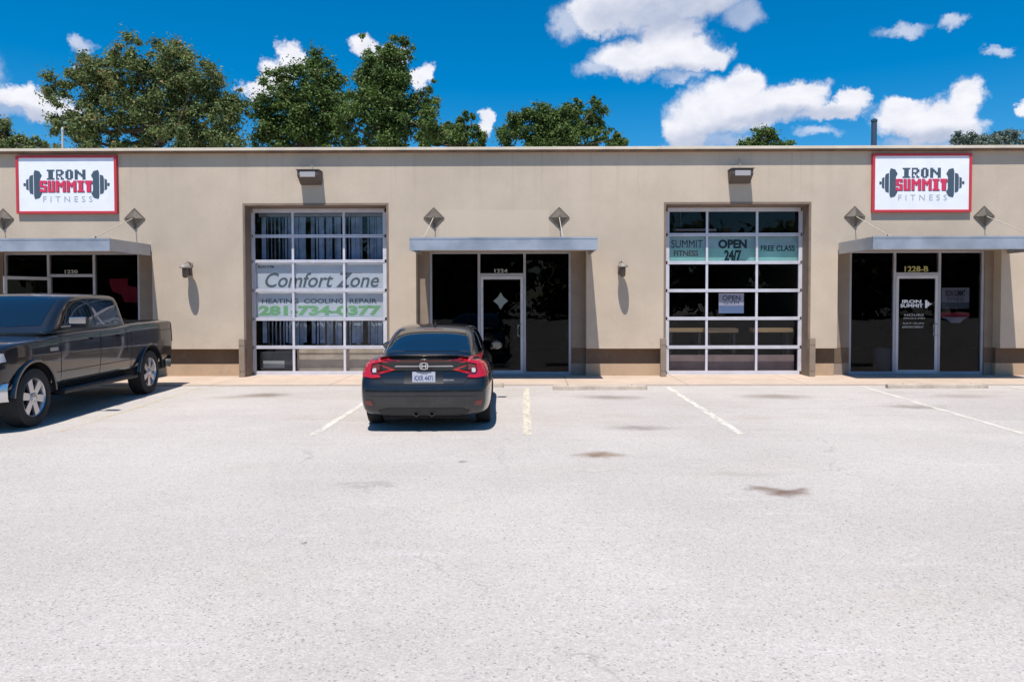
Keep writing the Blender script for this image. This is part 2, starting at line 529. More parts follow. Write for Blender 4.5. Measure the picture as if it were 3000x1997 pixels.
def lathe(bm, prof, axis='X', seg=40, center=(0, 0, 0), mi=0):
    """profile [(along, radius)] revolved round an axis"""
    c = Vector(center)
    rings = []
    for a, r in prof:
        ring = []
        for k in range(seg):
            t = 2 * math.pi * k / seg
            u, v = r * math.cos(t), r * math.sin(t)
            p = {'X': (a, u, v), 'Y': (u, a, v), 'Z': (u, v, a)}[axis]
            ring.append(bm.verts.new(c + Vector(p)))
        rings.append(ring)
    for i in range(len(rings) - 1):
        for k in range(seg):
            f = bm.faces.new([rings[i][k], rings[i][(k + 1) % seg], rings[i + 1][(k + 1) % seg], rings[i + 1][k]])
            f.material_index = mi
    return rings


def prism(bm, poly, y0, y1):
    """polygon in x,z pushed from y0 to y1"""
    a = [bm.verts.new((x, y0, z)) for x, z in poly]
    b = [bm.verts.new((x, y1, z)) for x, z in poly]
    n = len(poly)
    bm.faces.new(a); bm.faces.new(list(reversed(b)))
    for i in range(n):
        bm.faces.new([a[i], b[i], b[(i + 1) % n], a[(i + 1) % n]])


def text(name, s, m, x0, x1, z0, z1, y, parent=None, depth=0.006, bold=0.0, spacing=1.0, skew=0.0):
    """lettering facing -Y that fills x0..x1, z0..z1 with its back at y"""
    cu = bpy.data.curves.new(name, 'FONT')
    cu.body = s
    cu.size = 1.0
    cu.offset = bold
    cu.extrude = 0.5
    cu.space_character = spacing
    cu.resolution_u = 3
    tmp = bpy.data.objects.new(name, cu)
    COL.objects.link(tmp)
    dg = bpy.context.evaluated_depsgraph_get()
    me = bpy.data.meshes.new_from_object(tmp.evaluated_get(dg))
    bpy.data.objects.remove(tmp)
    bpy.data.curves.remove(cu)
    me.name = name
    co = np.empty(len(me.vertices) * 3, dtype=np.float32)
    me.vertices.foreach_get('co', co)
    co = co.reshape(-1, 3)
    mn, mx = co.min(0), co.max(0)
    xs = (co[:, 0] - mn[0]) / max(1e-6, mx[0] - mn[0])
    zs = (co[:, 1] - mn[1]) / max(1e-6, mx[1] - mn[1])
    ds = (co[:, 2] - mn[2]) / max(1e-6, mx[2] - mn[2])
    out = np.stack([x0 + xs * (x1 - x0) + zs * skew, y - ds * depth, z0 + zs * (z1 - z0)], 1).astype(np.float32)
    me.vertices.foreach_set('co', out.ravel())
    me.materials.clear()
    me.materials.append(m)
    me.update()
    o = bpy.data.objects.new(name, me)
    COL.objects.link(o)
    if parent is not None: o.parent = parent
    return o


# picture-space helpers used once to measure the place: X across the wall, Z up the wall
S = 102.0
WY = 16.70                        # front face of the wall


def X(x): return (x - 1210) / S * (0.994 if x > 1210 else 1.0)
def Z(y): return CAM_H + (690 - y) / S


# ---------------------------------------------------------------- setting
bm = BM()
v = [bm.verts.new(p) for p in [(-600, -600, 0), (600, -600, 0), (600, 900, 0), (-600, 900, 0)]]
bm.faces.new(v)
g = obj('parking_lot', bm, M_GROUND)
g['kind'] = 'structure'

bm = BM()
box(bm, -24, 24, 15.08, WY + 0.60, -0.3, 0.022, 0.006)
g = obj('walkway', bm, M_WALK)
g['kind'] = 'structure'

LINE = paint_line_mat("worn_white_paint", (0.76, 0.71, 0.61), 0.58)
LINE_Y = paint_line_mat("worn_yellow_paint", (0.72, 0.64, 0.50), 0.60)
LINE_F = paint_line_mat("faded_yellow_paint", (0.70, 0.60, 0.40), 0.40)


def ribbon(name, pts, w, m, z=0.004):
    bm = BM()
    n = 24
    rows = []
    for i in range(n + 1):
        t = i / n
        x = pts[0][0] + (pts[1][0] - pts[0][0]) * t
        y = pts[0][1] + (pts[1][1] - pts[0][1]) * t
        j = random.uniform(-0.006, 0.006)
        rows.append((bm.verts.new((x - w / 2 + j, y, z)), bm.verts.new((x + w / 2 + j, y, z))))
    for i in range(n):
        bm.faces.new([rows[i][0], rows[i][1], rows[i + 1][1], rows[i + 1][0]])
    o = obj(name, bm, m)
    o['kind'] = 'structure'
    return o


ribbon('parking_line', [(-2.77, 9.55), (-2.74, 14.6)], 0.10, LINE)
ribbon('parking_line', [(0.02, 9.55), (0.0, 14.6)], 0.11, LINE_Y)
ribbon('parking_line', [(2.80, 9.60), (2.84, 14.8)], 0.11, LINE)
ribbon('parking_line', [(6.47, 9.60), (6.75, 15.0)], 0.10, LINE)
ribbon('parking_line', [(-6.25, 9.8), (-6.55, 14.8)], 0.11, LINE_F)
ribbon('parking_line', [(9.4, 9.60), (9.6, 15.0)], 0.10, LINE_F)

# ---------------------------------------------------------------- building
BLD = thing('commercial_building', 'long single storey beige stucco commercial building with flat roof, garage doors and glass shopfronts', 'building', (0, WY, 0))
BY = WY                            # children are written in world Y minus BY
TOP = Z(349)                       # underside of coping
Z_BAND = 0.30
Z_UP = 0.652                       # lower edge of the proud upper wall
GTOP = Z(472)
ETOP = 2.86
ENT = [(-30, 347), (957, 1350), (1929, 2304)]
GAR = [(563, 890), (1533, 1862)]
ops = sorted([(X(a), X(b), ETOP) for a, b in ENT] + [(X(a), X(b), GTOP) for a, b in GAR])
WL, WR = -20.0, 20.0

bm = BM()
cur = WL
for (a, b, top) in ops:
    box(bm, cur, a, 0, 0.46, Z_UP, TOP)
    box(bm, a, b, 0, 0.46, top, TOP)
    cur = b
box(bm, cur, WR, 0, 0.46, Z_UP, TOP)
obj('wall', bm, M_WALL, BLD)
bm = BM()
cur = WL
for (a, b, top) in ops:
    box(bm, cur, a, 0.155, 0.46, 0.0, Z_BAND)
    obj('base_wall', bm, M_BASE, BLD)
    bm = BM()
    box(bm, cur, a, 0.158, 0.46, Z_BAND + 0.001, Z_UP - 0.001)
    obj('brown_band', bm, M_BAND, BLD)
    bm = BM()
    cur = b
box(bm, cur, WR, 0.155, 0.46, 0.0, Z_BAND)
obj('base_wall', bm, M_BASE, BLD)
bm = BM()
box(bm, cur, WR, 0.158, 0.46, Z_BAND + 0.001, Z_UP - 0.001)
o = obj('brown_band', bm, M_BAND, BLD)
# side and back walls, roof deck
bm = BM()
box(bm, WL, WL + 0.3, 0.461, 16, 0, TOP - 0.01)
obj('side_wall', bm, M_WALL, BLD)
bm = BM()
box(bm, WR - 0.3, WR, 0.461, 16, 0, TOP - 0.01)
obj('side_wall', bm, M_WALL, BLD)
bm = BM()
box(bm, WL + 0.301, WR - 0.301, 15.7, 16, 0, TOP - 0.01)
obj('rear_wall', bm, M_WALL, BLD)
bm = BM()
box(bm, WL + 0.301, WR - 0.301, 0.461, 15.69, TOP - 0.45, TOP - 0.25)
obj('roof', bm, M_ROOF, BLD)
# coping: bright top flashing with a thin brown drip edge under it
bm = BM()
seg = [(WL - 0.05, -9.2), (-9.197, -3.1), (-3.097, 3.0), (3.003, 9.1), (9.103, WR + 0.05)]
for i, (a, b) in enumerate(seg):
    box(bm, a, b, -0.150, 0.50, TOP, TOP + 0.062 + (i % 2) * 0.002, 0.004)
cp = obj('coping', bm, M_COPING, BLD)
bm = BM()
box(bm, WL, WR, -0.130, -0.002, TOP - 0.036, TOP - 0.001)
obj('drip_edge', bm, M_RUSTTRIM, BLD)

# interior: one dark shell behind the openings
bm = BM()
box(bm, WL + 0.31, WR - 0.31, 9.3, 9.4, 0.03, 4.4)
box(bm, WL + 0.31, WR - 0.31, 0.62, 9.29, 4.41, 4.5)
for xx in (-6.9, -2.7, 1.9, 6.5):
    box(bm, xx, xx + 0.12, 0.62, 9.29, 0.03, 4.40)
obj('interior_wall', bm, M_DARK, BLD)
bm = BM()
box(bm, WL + 0.31, WR - 0.31, 0.603, 9.29, -0.2, 0.021)
obj('interior_floor', bm, M_FLOOR, BLD)


# ---------------------------------------------------------------- garage doors
def garage_door(x0d, x1d, cols, rows, label, glass, jamb_left):
    """parts of the building: door leaf with rails, stiles and panes"""
    k = (FPX / S + 0.40) / (FPX / S)             # the leaf stands 0.40 m behind the wall face
    def bx(x): return X(x) * k
    def bz(y): return CAM_H + (690 - y) / S * k
    D = 0.40
    t = 0.055
    xs = [bx(c) for c in cols]
    zs = [bz(r) for r in rows]
    bm = BM()
    for i, z in enumerate(zs):
        h = 0.036 if 0 < i < len(zs) - 1 else 0.045
        if i < len(zs) - 1 and i > 0:        # two section rails meet with a thin joint
            box(bm, xs[0], xs[-1], D - 0.006, D + t, z - h, z - 0.003, 0.004)
            box(bm, xs[0], xs[-1], D, D + t, z + 0.003, z + h, 0.004)
        else:
            box(bm, xs[0], xs[-1], D, D + t, z - h, z + h, 0.004)
    fr = obj('garage_door', bm, M_WHITEALU, BLD)
    fr['label'] = label
    for j, x in enumerate(xs):
        w = 0.026 if 0 < j < len(xs) - 1 else 0.042
        bm = BM()
        for i in range(len(zs) - 1):
            box(bm, x - w, x + w, D + 0.004, D + t - 0.004, zs[i + 1] + 0.037, zs[i] - 0.037)
        obj('stile', bm, M_WHITEALU, fr)
    for i in range(len(zs) - 1):
        for j in range(len(xs) - 1):
            bm = BM()
            box(bm, xs[j] + 0.027, xs[j + 1] - 0.027, D + 0.022, D + 0.028, zs[i + 1] + 0.037, zs[i] - 0.037)
            obj('pane', bm, glass, fr)
    # rubber seal, side tracks/jambs and header inside the opening
    bm = BM()
    box(bm, xs[0], xs[-1], D + 0.006, D + t - 0.006, 0.023, zs[-1] - 0.046)
    obj('bottom_seal', bm, mat("black_rubber", (0.03, 0.03, 0.035), 0.7), fr)
    a, b = X(x0d), X(x1d)
    bm = BM()
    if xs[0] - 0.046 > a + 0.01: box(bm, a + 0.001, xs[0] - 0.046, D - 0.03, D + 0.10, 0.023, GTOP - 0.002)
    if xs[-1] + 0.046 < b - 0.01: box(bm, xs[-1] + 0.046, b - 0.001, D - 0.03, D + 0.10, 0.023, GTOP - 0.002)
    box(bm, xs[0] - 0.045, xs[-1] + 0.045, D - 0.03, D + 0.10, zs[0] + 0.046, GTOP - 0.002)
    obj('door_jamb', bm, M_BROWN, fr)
    # steel angle edging the opening
    bm = BM()
    box(bm, a, b, -0.008, 0.0, GTOP, GTOP + 0.05)
    box(bm, a - 0.045, a, -0.008, 0.0, Z_UP, GTOP + 0.05)
    box(bm, b, b + 0.045, -0.008, 0.0, Z_UP, GTOP + 0.05)
    box(bm, a + 0.001, a + 0.006, 0.0, D - 0.031, 0.023, GTOP - 0.001)
    box(bm, b - 0.006, b - 0.001, 0.0, D - 0.031, 0.023, GTOP - 0.001)
    box(bm, a + 0.007, b - 0.007, 0.0, D - 0.031, GTOP - 0.007, GTOP - 0.001)
    obj('door_edging', bm, M_BROWN if jamb_left else M_BROWN, fr)
    return fr, xs, zs, D


G1, g1x, g1z, GD = garage_door(563, 890, [581, 673, 791, 885], [484, 542, 600, 667, 733, 798, 858],
                               'glazed garage door with white banners inside its panes', M_GGLASS, True)
G2, g2x, g2z, GD = garage_door(1533, 1862, [1537, 1628, 1743, 1843], [484, 541, 605, 669, 733, 799, 858],
                               'glazed garage door with a mint green banner across its second row', M_GGLASS2, False)

# the edging colour is too strong round the outer face, so the face trim is thin; jamb guards stand at the foot
def door_guard(x, label):
    bm = BM()
    box(bm, -0.065, 0.065, -0.10, 0.0, 0.0, 0.86, 0.012)
    t = thing('door_guard', label, 'door guard', (X(x), WY - 0.002, 0.022), group='guards at the foot of the garage door jambs')
    obj('post', bm, M_JAMB, t)
    for z in (0.14, 0.72):
        for sx in (-0.03, 0.03):
            bm = BM()
            lathe(bm, [(-0.112, 0.0), (-0.112, 0.010), (-0.1005, 0.012)], 'Y', 8, (sx, 0, z))
            obj('bolt', bm, M_BRONZE, t)
    return t


door_guard(556, 'tan metal door guard left of the garage door with white banners')
door_guard(1527, 'tan metal door guard left of the garage door with the mint green banner')
door_guard(1869, 'tan metal door guard right of the garage door with the mint green banner')


# ---------------------------------------------------------------- shopfronts
def shopfront(glx, x0d, x1d, label, ajar=False, door_label=None):
    """parts of the building: frame, side lights, transom and a glass door"""
    D = 0.30
    k = (FPX / S + D) / (FPX / S)
    def bx(x): return X(x) * k
    def bz(y): return CAM_H + (690 - y) / S * k
    a, b = X(x0d), X(x1d)
    xs = [bx(g) for g in glx]
    zb, zt = 0.10, ETOP - 0.05
    zh = bz(632)
    w = 0.028
    bm = BM()
    for x in xs:
        box(bm, x - w, x + w, D, D + 0.10, 0.023, zt)
    box(bm, xs[0] - w, xs[-1] + w, D + 0.002, D + 0.098, zt + 0.001, zt + 0.045)
    box(bm, xs[0] + w, xs[1] - w, D + 0.002, D + 0.098, 0.023, zb)
    box(bm, xs[2] + w, xs[3] - w, D + 0.002, D + 0.098, 0.023, zb)
    box(bm, xs[1] + w, xs[2] - w, D + 0.002, D + 0.098, zh - 0.03, zh + 0.035)
    fr = obj('shopfront', bm, M_ALU, BLD)
    fr['label'] = label
    for i, (p, q, z0, z1) in enumerate([(xs[0], xs[1], zb, zt), (xs[2], xs[3], zb, zt), (xs[1], xs[2], zh + 0.035, zt)]):
        bm = BM()
        box(bm, p + w, q - w, D + 0.045, D + 0.053, z0, z1)
        obj('pane', bm, M_GLASS, fr)
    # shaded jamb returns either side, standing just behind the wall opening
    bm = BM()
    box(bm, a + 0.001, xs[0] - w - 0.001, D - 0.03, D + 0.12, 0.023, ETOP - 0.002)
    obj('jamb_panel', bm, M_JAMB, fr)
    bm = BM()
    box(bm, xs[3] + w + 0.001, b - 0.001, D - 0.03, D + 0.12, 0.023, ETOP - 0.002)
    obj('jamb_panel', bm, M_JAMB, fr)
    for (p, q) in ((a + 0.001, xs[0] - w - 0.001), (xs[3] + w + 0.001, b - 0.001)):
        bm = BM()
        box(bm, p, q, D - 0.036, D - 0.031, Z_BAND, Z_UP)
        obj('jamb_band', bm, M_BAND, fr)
    # threshold
    bm = BM()
    box(bm, xs[1] + w + 0.001, xs[2] - w - 0.001, D - 0.02, D + 0.11, 0.0225, 0.045)
    obj('threshold', bm, M_ALU, fr)
    # door leaf
    dw = xs[2] - xs[1] - 2 * w - 0.012
    z0, z1 = 0.05, zh - 0.034
    dr = bpy.data.objects.new('glass_door', None)
    COL.objects.link(dr)
    dr.parent = BLD
    dr.location = (xs[1] + w + 0.006, D - 0.004, 0)
    if door_label: dr['label'] = door_label
    if ajar: dr.rotation_euler = (0, 0, R(-158) if False else R(-118))
    bm = BM()
    st, tk = 0.062, 0.045
    box(bm, 0, st, 0, tk, z0, z1, 0.004)
    box(bm, dw - st, dw, 0, tk, z0, z1, 0.004)
    box(bm, st, dw - st, 0.001, tk - 0.001, z1 - 0.07, z1, 0.0)
    box(bm, st, dw - st, 0.001, tk - 0.001, z0, z0 + 0.085, 0.0)
    obj('door_frame', bm, M_DOORALU, dr)
    bm = BM()
    box(bm, st, dw - st, 0.018, 0.026, z0 + 0.085, z1 - 0.07)
    obj('door_glass', bm, M_GLASS, dr)
    bm = BM()
    hx = dw - st * 0.5
    tube(bm, [(hx, 0.0, 0.92), (hx, -0.05, 0.92), (hx - 0.09, -0.055, 0.93), (hx - 0.09, -0.055, 1.17), (hx, -0.05, 1.18), (hx, 0.0, 1.18)], 0.011, 8)
    obj('door_handle', bm, M_ALU, dr)
    return fr, dr, xs, zh, zt, D, dw


E1, D1, e1x, e1h, e1t, ED, dw1 = shopfront([6, 106, 212, 316], -30, 347, 'aluminium shopfront behind the pickup truck', ajar=True,
                                           door_label='glass door standing open behind the pickup truck')
E2, D2, e2x, e2h, e2t, ED, dw2 = shopfront([991, 1102, 1207, 1312], 957, 1350, 'aluminium shopfront between the two garage doors')
E3, D3, e3x, e3h, e3t, ED, dw3 = shopfront([1958, 2060, 2163, 2262], 1929, 2304, 'aluminium shopfront with posters under the sign at the right')

# address numbers on the transoms
def plate(x0, x1, z0, z1, y, m, name, label, cat, group=None):
    bm = BM()
    box(bm, x0, x1, y - 0.003, y, z0, z1)
    return tag(obj(name, bm, m), label, cat, group)


M_PALE = mat("pale_vinyl", (0.42, 0.42, 0.40), 0.6)
M_GOLD = mat("yellow_vinyl", (0.40, 0.36, 0.12), 0.6)
gy = WY + ED + 0.042
for (e, h, m, s, nm) in ((e1x, e1h, M_PALE, '1220', 'pale grey address number over the open glass door'),
                         (e2x, e2h, M_PALE, '1224', 'pale grey address number over the door with the round pale emblem'),
                         (e3x, e3h, M_GOLD, '1228-B', 'yellow address number over the lettered glass door')):
    c = (e[1] + e[2]) / 2 - (0.02 if m is M_PALE else 0.0)
    hw = 0.15 if m is M_PALE else 0.27
    tag(text('address_number', s, m, c - hw, c + hw, h + 0.05, h + 0.05 + (0.085 if m is M_PALE else 0.13), gy, bold=0.02), nm, 'number',
        'address numbers over the shop doors')

# emblem and lettering on doors
dy = WY + ED + 0.010
bm = BM()
cx, cz = X(1152) * 1.02, Z(692)
prism(bm, [(cx + 0.17 * math.cos(a) * (1.0 if i % 2 else 0.55), cz + 0.20 * math.sin(a) * (1.0 if i % 2 else 0.62)) for i, a in
           enumerate([k * math.pi / 4 + math.pi / 4 for k in range(8)])], dy - 0.003, dy)
tag(obj('door_emblem', bm, mat("pale_green_vinyl", (0.20, 0.24, 0.22), 0.6)), 'pale star shaped emblem on the glass of the middle shop door', 'emblem')
kk = 1.018
tt = thing('door_lettering', 'white vinyl gym name, dumbbell and opening hours on the right shop door', 'lettering', (0, dy, 0))
text('gym_name', 'IRON', M_WHITE, X(2078) * kk, X(2122) * kk, Z(699) , Z(691), 0, tt, 0.003, bold=0.03)
text('gym_name', 'SUMMIT', M_WHITE, X(2074) * kk, X(2126) * kk, Z(709), Z(700.5), 0, tt, 0.003, bold=0.03)
bm = BM()
x0 = X(2131) * kk
box(bm, x0, x0 + 0.05, -0.003, 0, Z(710), Z(692))
box(bm, x0 + 0.055, x0 + 0.09, -0.003, 0, Z(706), Z(696))
box(bm, x0 + 0.095, x0 + 0.14, -0.003, 0, Z(702.5), Z(699.5))
obj('dumbbell_mark', bm, M_WHITE, tt)
for (s, ya, yb, xa, xb) in (('HOURS', 729, 724, 2084, 2128), ('MON-FRI', 736, 732, 2082, 2130), ('SAT-SUN', 748, 744, 2080, 2128), ('APPOINTMENT', 757, 752, 2078, 2128)):
    text('hours_line', s, M_PALE, X(xa) * kk, X(xb) * kk, Z(ya), Z(yb), 0, tt, 0.003, bold=0.01)

# notices inside the panes
yb = WY + ED + 0.075
M_POSTW = mat("poster_white", (0.62, 0.62, 0.70), 0.7)
M_POSTG = mat("poster_grey", (0.20, 0.24, 0.28), 0.7)
M_POSTR = mat("poster_red", (0.55, 0.02, 0.06), 0.6)
M_BLUEG = mat("poster_blue", (0.22, 0.32, 0.50), 0.7)


def notice(xa, xb, ya, yb_, ym, yy, label, mlow, words, k):
    t = thing('notice', label, 'notice', (0, yy, 0))
    bm = BM(); box(bm, X(xa) * k, X(xb) * k, 0.0, 0.004, Z(ym), Z(ya)); obj('sheet', bm, M_POSTW, t)
    bm = BM(); box(bm, X(xa) * k, X(xb) * k, 0.001, 0.004, Z(yb_), Z(ym) - 0.001); obj('lower_band', bm, mlow, t)
    dx = (xb - xa)
    text('heading', words[0], M_NAVY, X(xa + dx * .14) * k, X(xb - dx * .14) * k, Z(ym - 4 - (ym - ya) * .28), Z(ya + 5), -0.001, t, 0.002, bold=0.02)
    text('heading', words[1], M_NAVY, X(xa + dx * .20) * k, X(xb - dx * .20) * k, Z(ym - 3), Z(ym - (ym - ya) * .34), -0.001, t, 0.002)
    return t


notice(2172, 2236, 663, 712, 697, yb, 'white and grey notice inside the right pane of the shopfront under the right sign', M_POSTG, ('IRON SUMMIT', 'FITNESS'), kk)
t = thing('red_poster', 'dark red banner with a white tail inside the right pane, below the grey notice', 'poster', (0, yb, 0))
bm = BM(); box(bm, X(2166) * kk, X(2237) * kk, 0, 0.004, Z(731), Z(721)); obj('red_band', bm, M_POSTR, t)
bm = BM(); prism(bm, [(X(2168) * kk, Z(731.3)), (X(2236) * kk, Z(731.3)), (X(2224) * kk, Z(737)), (X(2216) * kk, Z(745)), (X(2196) * kk, Z(745)), (X(2186) * kk, Z(737))], 0, 0.004)
obj('white_tail', bm, M_POSTW, t)
# red gym banner inside the left shopfront
t = thing('red_banner', 'dark red arrow shaped banner inside the pane right of the open door', 'banner', (0, yb, 0))
bm = BM(); prism(bm, [(X(244) * kk, Z(638)), (X(286) * kk, Z(638)), (X(286) * kk, Z(654)), (X(306) * kk, Z(658)), (X(311) * kk, Z(676)), (X(311) * kk, Z(694)), (X(278) * kk, Z(694)),
                      (X(270) * kk, Z(676)), (X(250) * kk, Z(668)), (X(244) * kk, Z(650))], 0, 0.006)
obj('banner_sheet', bm, M_POSTR, t)

# ---------------------------------------------------------------- banners inside the garage doors
kb = (FPX / S + 0.48) / (FPX / S)
def GX(x): return X(x) * kb
def GZ(y): return CAM_H + (690 - y) / S * kb
M_BAN = mat("banner_vinyl", (0.66, 0.68, 0.71), 0.6, var=0.05, vscale=2)
M_BANT = mat("banner_text_dark", (0.13, 0.155, 0.17), 0.6)
M_BANG = mat("banner_text_green", (0.24, 0.50, 0.24), 0.6)
yb = WY + GD + 0.10
t = thing('upper_banner', 'white banner with large black letters across the third row of garage panes', 'banner', (0, yb, 0))
bm = BM(); box(bm, GX(586), GX(882), 0, 0.004, GZ(664), GZ(605)); obj('banner_sheet', bm, M_BAN, t)
text('small_heading', 'IRON GYM', M_BANT, GX(592), GX(628), GZ(616), GZ(609), -0.001, t, 0.003, bold=0.02)
text('headline', 'Comfort Zone', M_BANT, GX(604), GX(868), GZ(660), GZ(626), -0.001, t, 0.003, bold=0.012, skew=0.09)
t = thing('lower_banner', 'white banner with a green phone number across the fourth row of garage panes', 'banner', (0, yb, 0))
bm = BM(); box(bm, GX(586), GX(882), 0, 0.004, GZ(731), GZ(671)); obj('banner_sheet', bm, M_BAN, t)
text('small_line', 'HEATING  COOLING  REPAIR', M_BANT, GX(600), GX(866), GZ(697), GZ(686), -0.001, t, 0.003, bold=0.015)
text('phone_number', '281-734-0377', M_BANG, GX(592), GX(876), GZ(725), GZ(702), -0.001, t, 0.003, bold=0.05)

t = thing('green_banner', 'mint green banner reading OPEN across the second row of garage panes', 'banner', (0, yb, 0))
M_BAN_LIT = mat("mint_banner_lit", (0.42, 0.86, 0.72), 0.6, var=0.12, vscale=1.5)  # lower half of the banner: sunlight painted into the mint
M_BAN_SHADE = mat("mint_banner_shaded", (0.42, 0.66, 0.66), 0.6, var=0.1)  # upper half of the same banner, soffit shade painted in
bm = BM(); box(bm, GX(1538), GX(1840), 0, 0.004, GZ(603), GZ(572)); obj('lit_band', bm, M_BAN_LIT, t)
bm = BM(); box(bm, GX(1538), GX(1840), 0.001, 0.004, GZ(572) + 0.001, GZ(543)); obj('shaded_band', bm, M_BAN_SHADE, t)
M_TXT2 = mat("banner_text_teal", (0.025, 0.06, 0.065), 0.6)
text('headline', 'OPEN', M_TXT2, GX(1654), GX(1720), GZ(573), GZ(552), -0.001, t, 0.003, bold=0.05)
text('headline', '24/7', M_TXT2, GX(1668), GX(1708), GZ(601), GZ(576), -0.001, t, 0.003, bold=0.05)
text('left_words', 'SUMMIT', M_TXT2, GX(1546), GX(1618), GZ(571), GZ(553), -0.001, t, 0.003, bold=0.0)
text('left_words', 'FITNESS', mat("banner_text_rust", (0.22, 0.13, 0.11), 0.6), GX(1552), GX(1608), GZ(590), GZ(577), -0.001, t, 0.003, bold=0.02)
text('right_words', 'FREE CLASS', M_TXT2, GX(1752), GX(1830), GZ(579), GZ(566), -0.001, t, 0.003, bold=0.02)
notice(1656, 1714, 675, 722, 704, yb, 'white notice with a blue lower band inside the middle pane of the fourth row', M_BLUEG, ('OPEN', 'GYM'), kb)

# ---------------------------------------------------------------- things placed inside the garages
def slat_curtain():
    """tall strip blind hanging behind the left garage door, with slats of uneven tilt"""
    t = thing('vertical_blind', 'vertical blind with painted-in sky reflection hanging inside the garage door with white banners', 'blind', (0, WY + 0.85, 0))
    bm = BM()
    rnd = random.Random(5)
    x = g1x[0] + 0.1
    while x < g1x[-1] + 0.2:
        w = 0.10 if rnd.random() < .7 else 0.05
        a = rnd.uniform(-0.9, 0.9)
        dx, dyy = math.cos(a) * w * .5, math.sin(a) * w * .5
        if not (rnd.random() < 0.05 or (x > g1x[2] + 0.35 and rnd.random() < .25)):
            z0 = 0.65 + rnd.uniform(0, .1)
            vs = [bm.verts.new(p) for p in [(x - dx, -dyy, z0), (x + dx, dyy, z0), (x + dx, dyy, 3.72), (x - dx, -dyy, 3.72)]]
            bm.faces.new(vs)
        x += rnd.uniform(0.06, 0.105)
    obj('slats', bm, mat("blind_sky_tint", (0.28, 0.36, 0.50), 0.7, var=0.35, vscale=2.5), t)  # slat colour carries the blue of sky reflected in the panes
    bm = BM(); box(bm, g1x[0], g1x[-1] + 0.2, -0.04, 0.04, 3.73, 3.80); obj('head_rail', bm, M_ALU, t)


slat_curtain()
# low plywood board added behind the bottom row as bright floor, with a dark crate beside it
M_FLOORGLOW = mat("floorglow", (0.50, 0.41, 0.31), 0.7, var=0.15, vscale=3)
bm = BM()
box(bm, g1x[1] + 0.02, g1x[-1] + 0.16, 0, 0.02, 0.03, 0.64, 0.003)
box(bm, g1x[1] + 0.02, g1x[-1] + 0.16, -0.02, -0.001, 0.52, 0.56)
tag(obj('floorglow_board', bm, M_FLOORGLOW, loc=(0, WY + 0.60, 0)), 'low tan plywood board added behind the bottom panes in place of bright floor', 'board')
t = thing('dark_block', 'added dark crate with a pale label behind the bottom left pane', 'block', (0, WY + 0.65, 0.022))  # plain dark block with a pale front, added inside
bm = BM(); box(bm, g1x[0] + 0.04, g1x[1] - 0.05, 0, 0.5, 0, 0.52, 0.015); obj('block_body', bm, mat("block_plastic", (0.05, 0.05, 0.06), 0.6), t)
bm = BM(); box(bm, g1x[0] + 0.12, g1x[1] - 0.30, -0.004, -0.001, 0.14, 0.31); obj('block_front', bm, M_PALE, t)

# gym equipment in the right garage: plyo boxes, bench and a storage shelf
def bench(x, y, label, w=1.1):
    t = thing('workout_bench', label, 'bench', (x, y, 0.022), group='benches inside the right garage')
    bm = BM(); box(bm, -w / 2, w / 2, -0.15, 0.15, 0.95, 1.05, 0.02); obj('seat_pad', bm, mat("tan_vinyl", (0.42, 0.30, 0.15), 0.5), t)
    for sx in (-1, 1):
        bm = BM(); box(bm, sx * w * .38 - .03, sx * w * .38 + .03, -0.13, 0.13, 0, 0.949); obj('leg', bm, mat("black_steel", (0.03, 0.03, 0.03), 0.5), t)
    return t


bench(g2x[0] + 0.55, WY + 1.15, 'tan topped bench behind the left panes of the right garage door', 0.9)
bench(g2x[1] + 0.45, WY + 0.95, 'tan topped bench behind the middle panes of the right garage door', 0.8)
bench(g2x[2] + 0.55, WY + 1.05, 'tan topped bench behind the right panes of the right garage door', 0.95)
bm = BM(); box(bm, g2x[0] + 0.1, g2x[-1] - 0.05, 0, 0.03, 0.03, 0.46)
tag(obj('floor_tone_panel', bm, mat("rose_floor_tone", (0.30, 0.22, 0.20), 0.8, var=0.15), loc=(0, WY + 0.62, 0)), 'low reddish grey partition added behind the bottom panes of the right garage door for its floor tone', 'panel')  # added sheet, its colour stands in for the interior floor
t = thing('hanging_light', 'long unlit tube light hanging inside behind the top row of panes', 'lamp', (g2x[1] - 0.1, WY + 1.4, 3.42))
bm = BM(); box(bm, -0.45, 0.55, -0.06, 0.06, 0, 0.05, 0.01); obj('lamp_body', bm, M_POSTW, t)
bm = BM(); tube(bm, [(-.3, 0, .05), (-.3, 0, .95)], .006, 6); tube(bm, [(.4, 0, .05), (.4, 0, .95)], .006, 6); obj('chain', bm, M_ALU, t)
# bin behind the right shopfront
t = thing('waste_bin', 'round grey waste bin behind the left pane of the right shopfront', 'bin', (X(2035) * 1.05, WY + 0.85, 0.022))
bm = BM(); lathe(bm, [(0, 0.0), (0, 0.17), (0.55, 0.21), (0.58, 0.22), (0.58, 0.19), (0.1, 0.15), (0.1, 0)], 'Z', 24)
obj('bin_body', bm, mat("bin_grey", (0.32, 0.34, 0.38), 0.5), t, smooth=True)

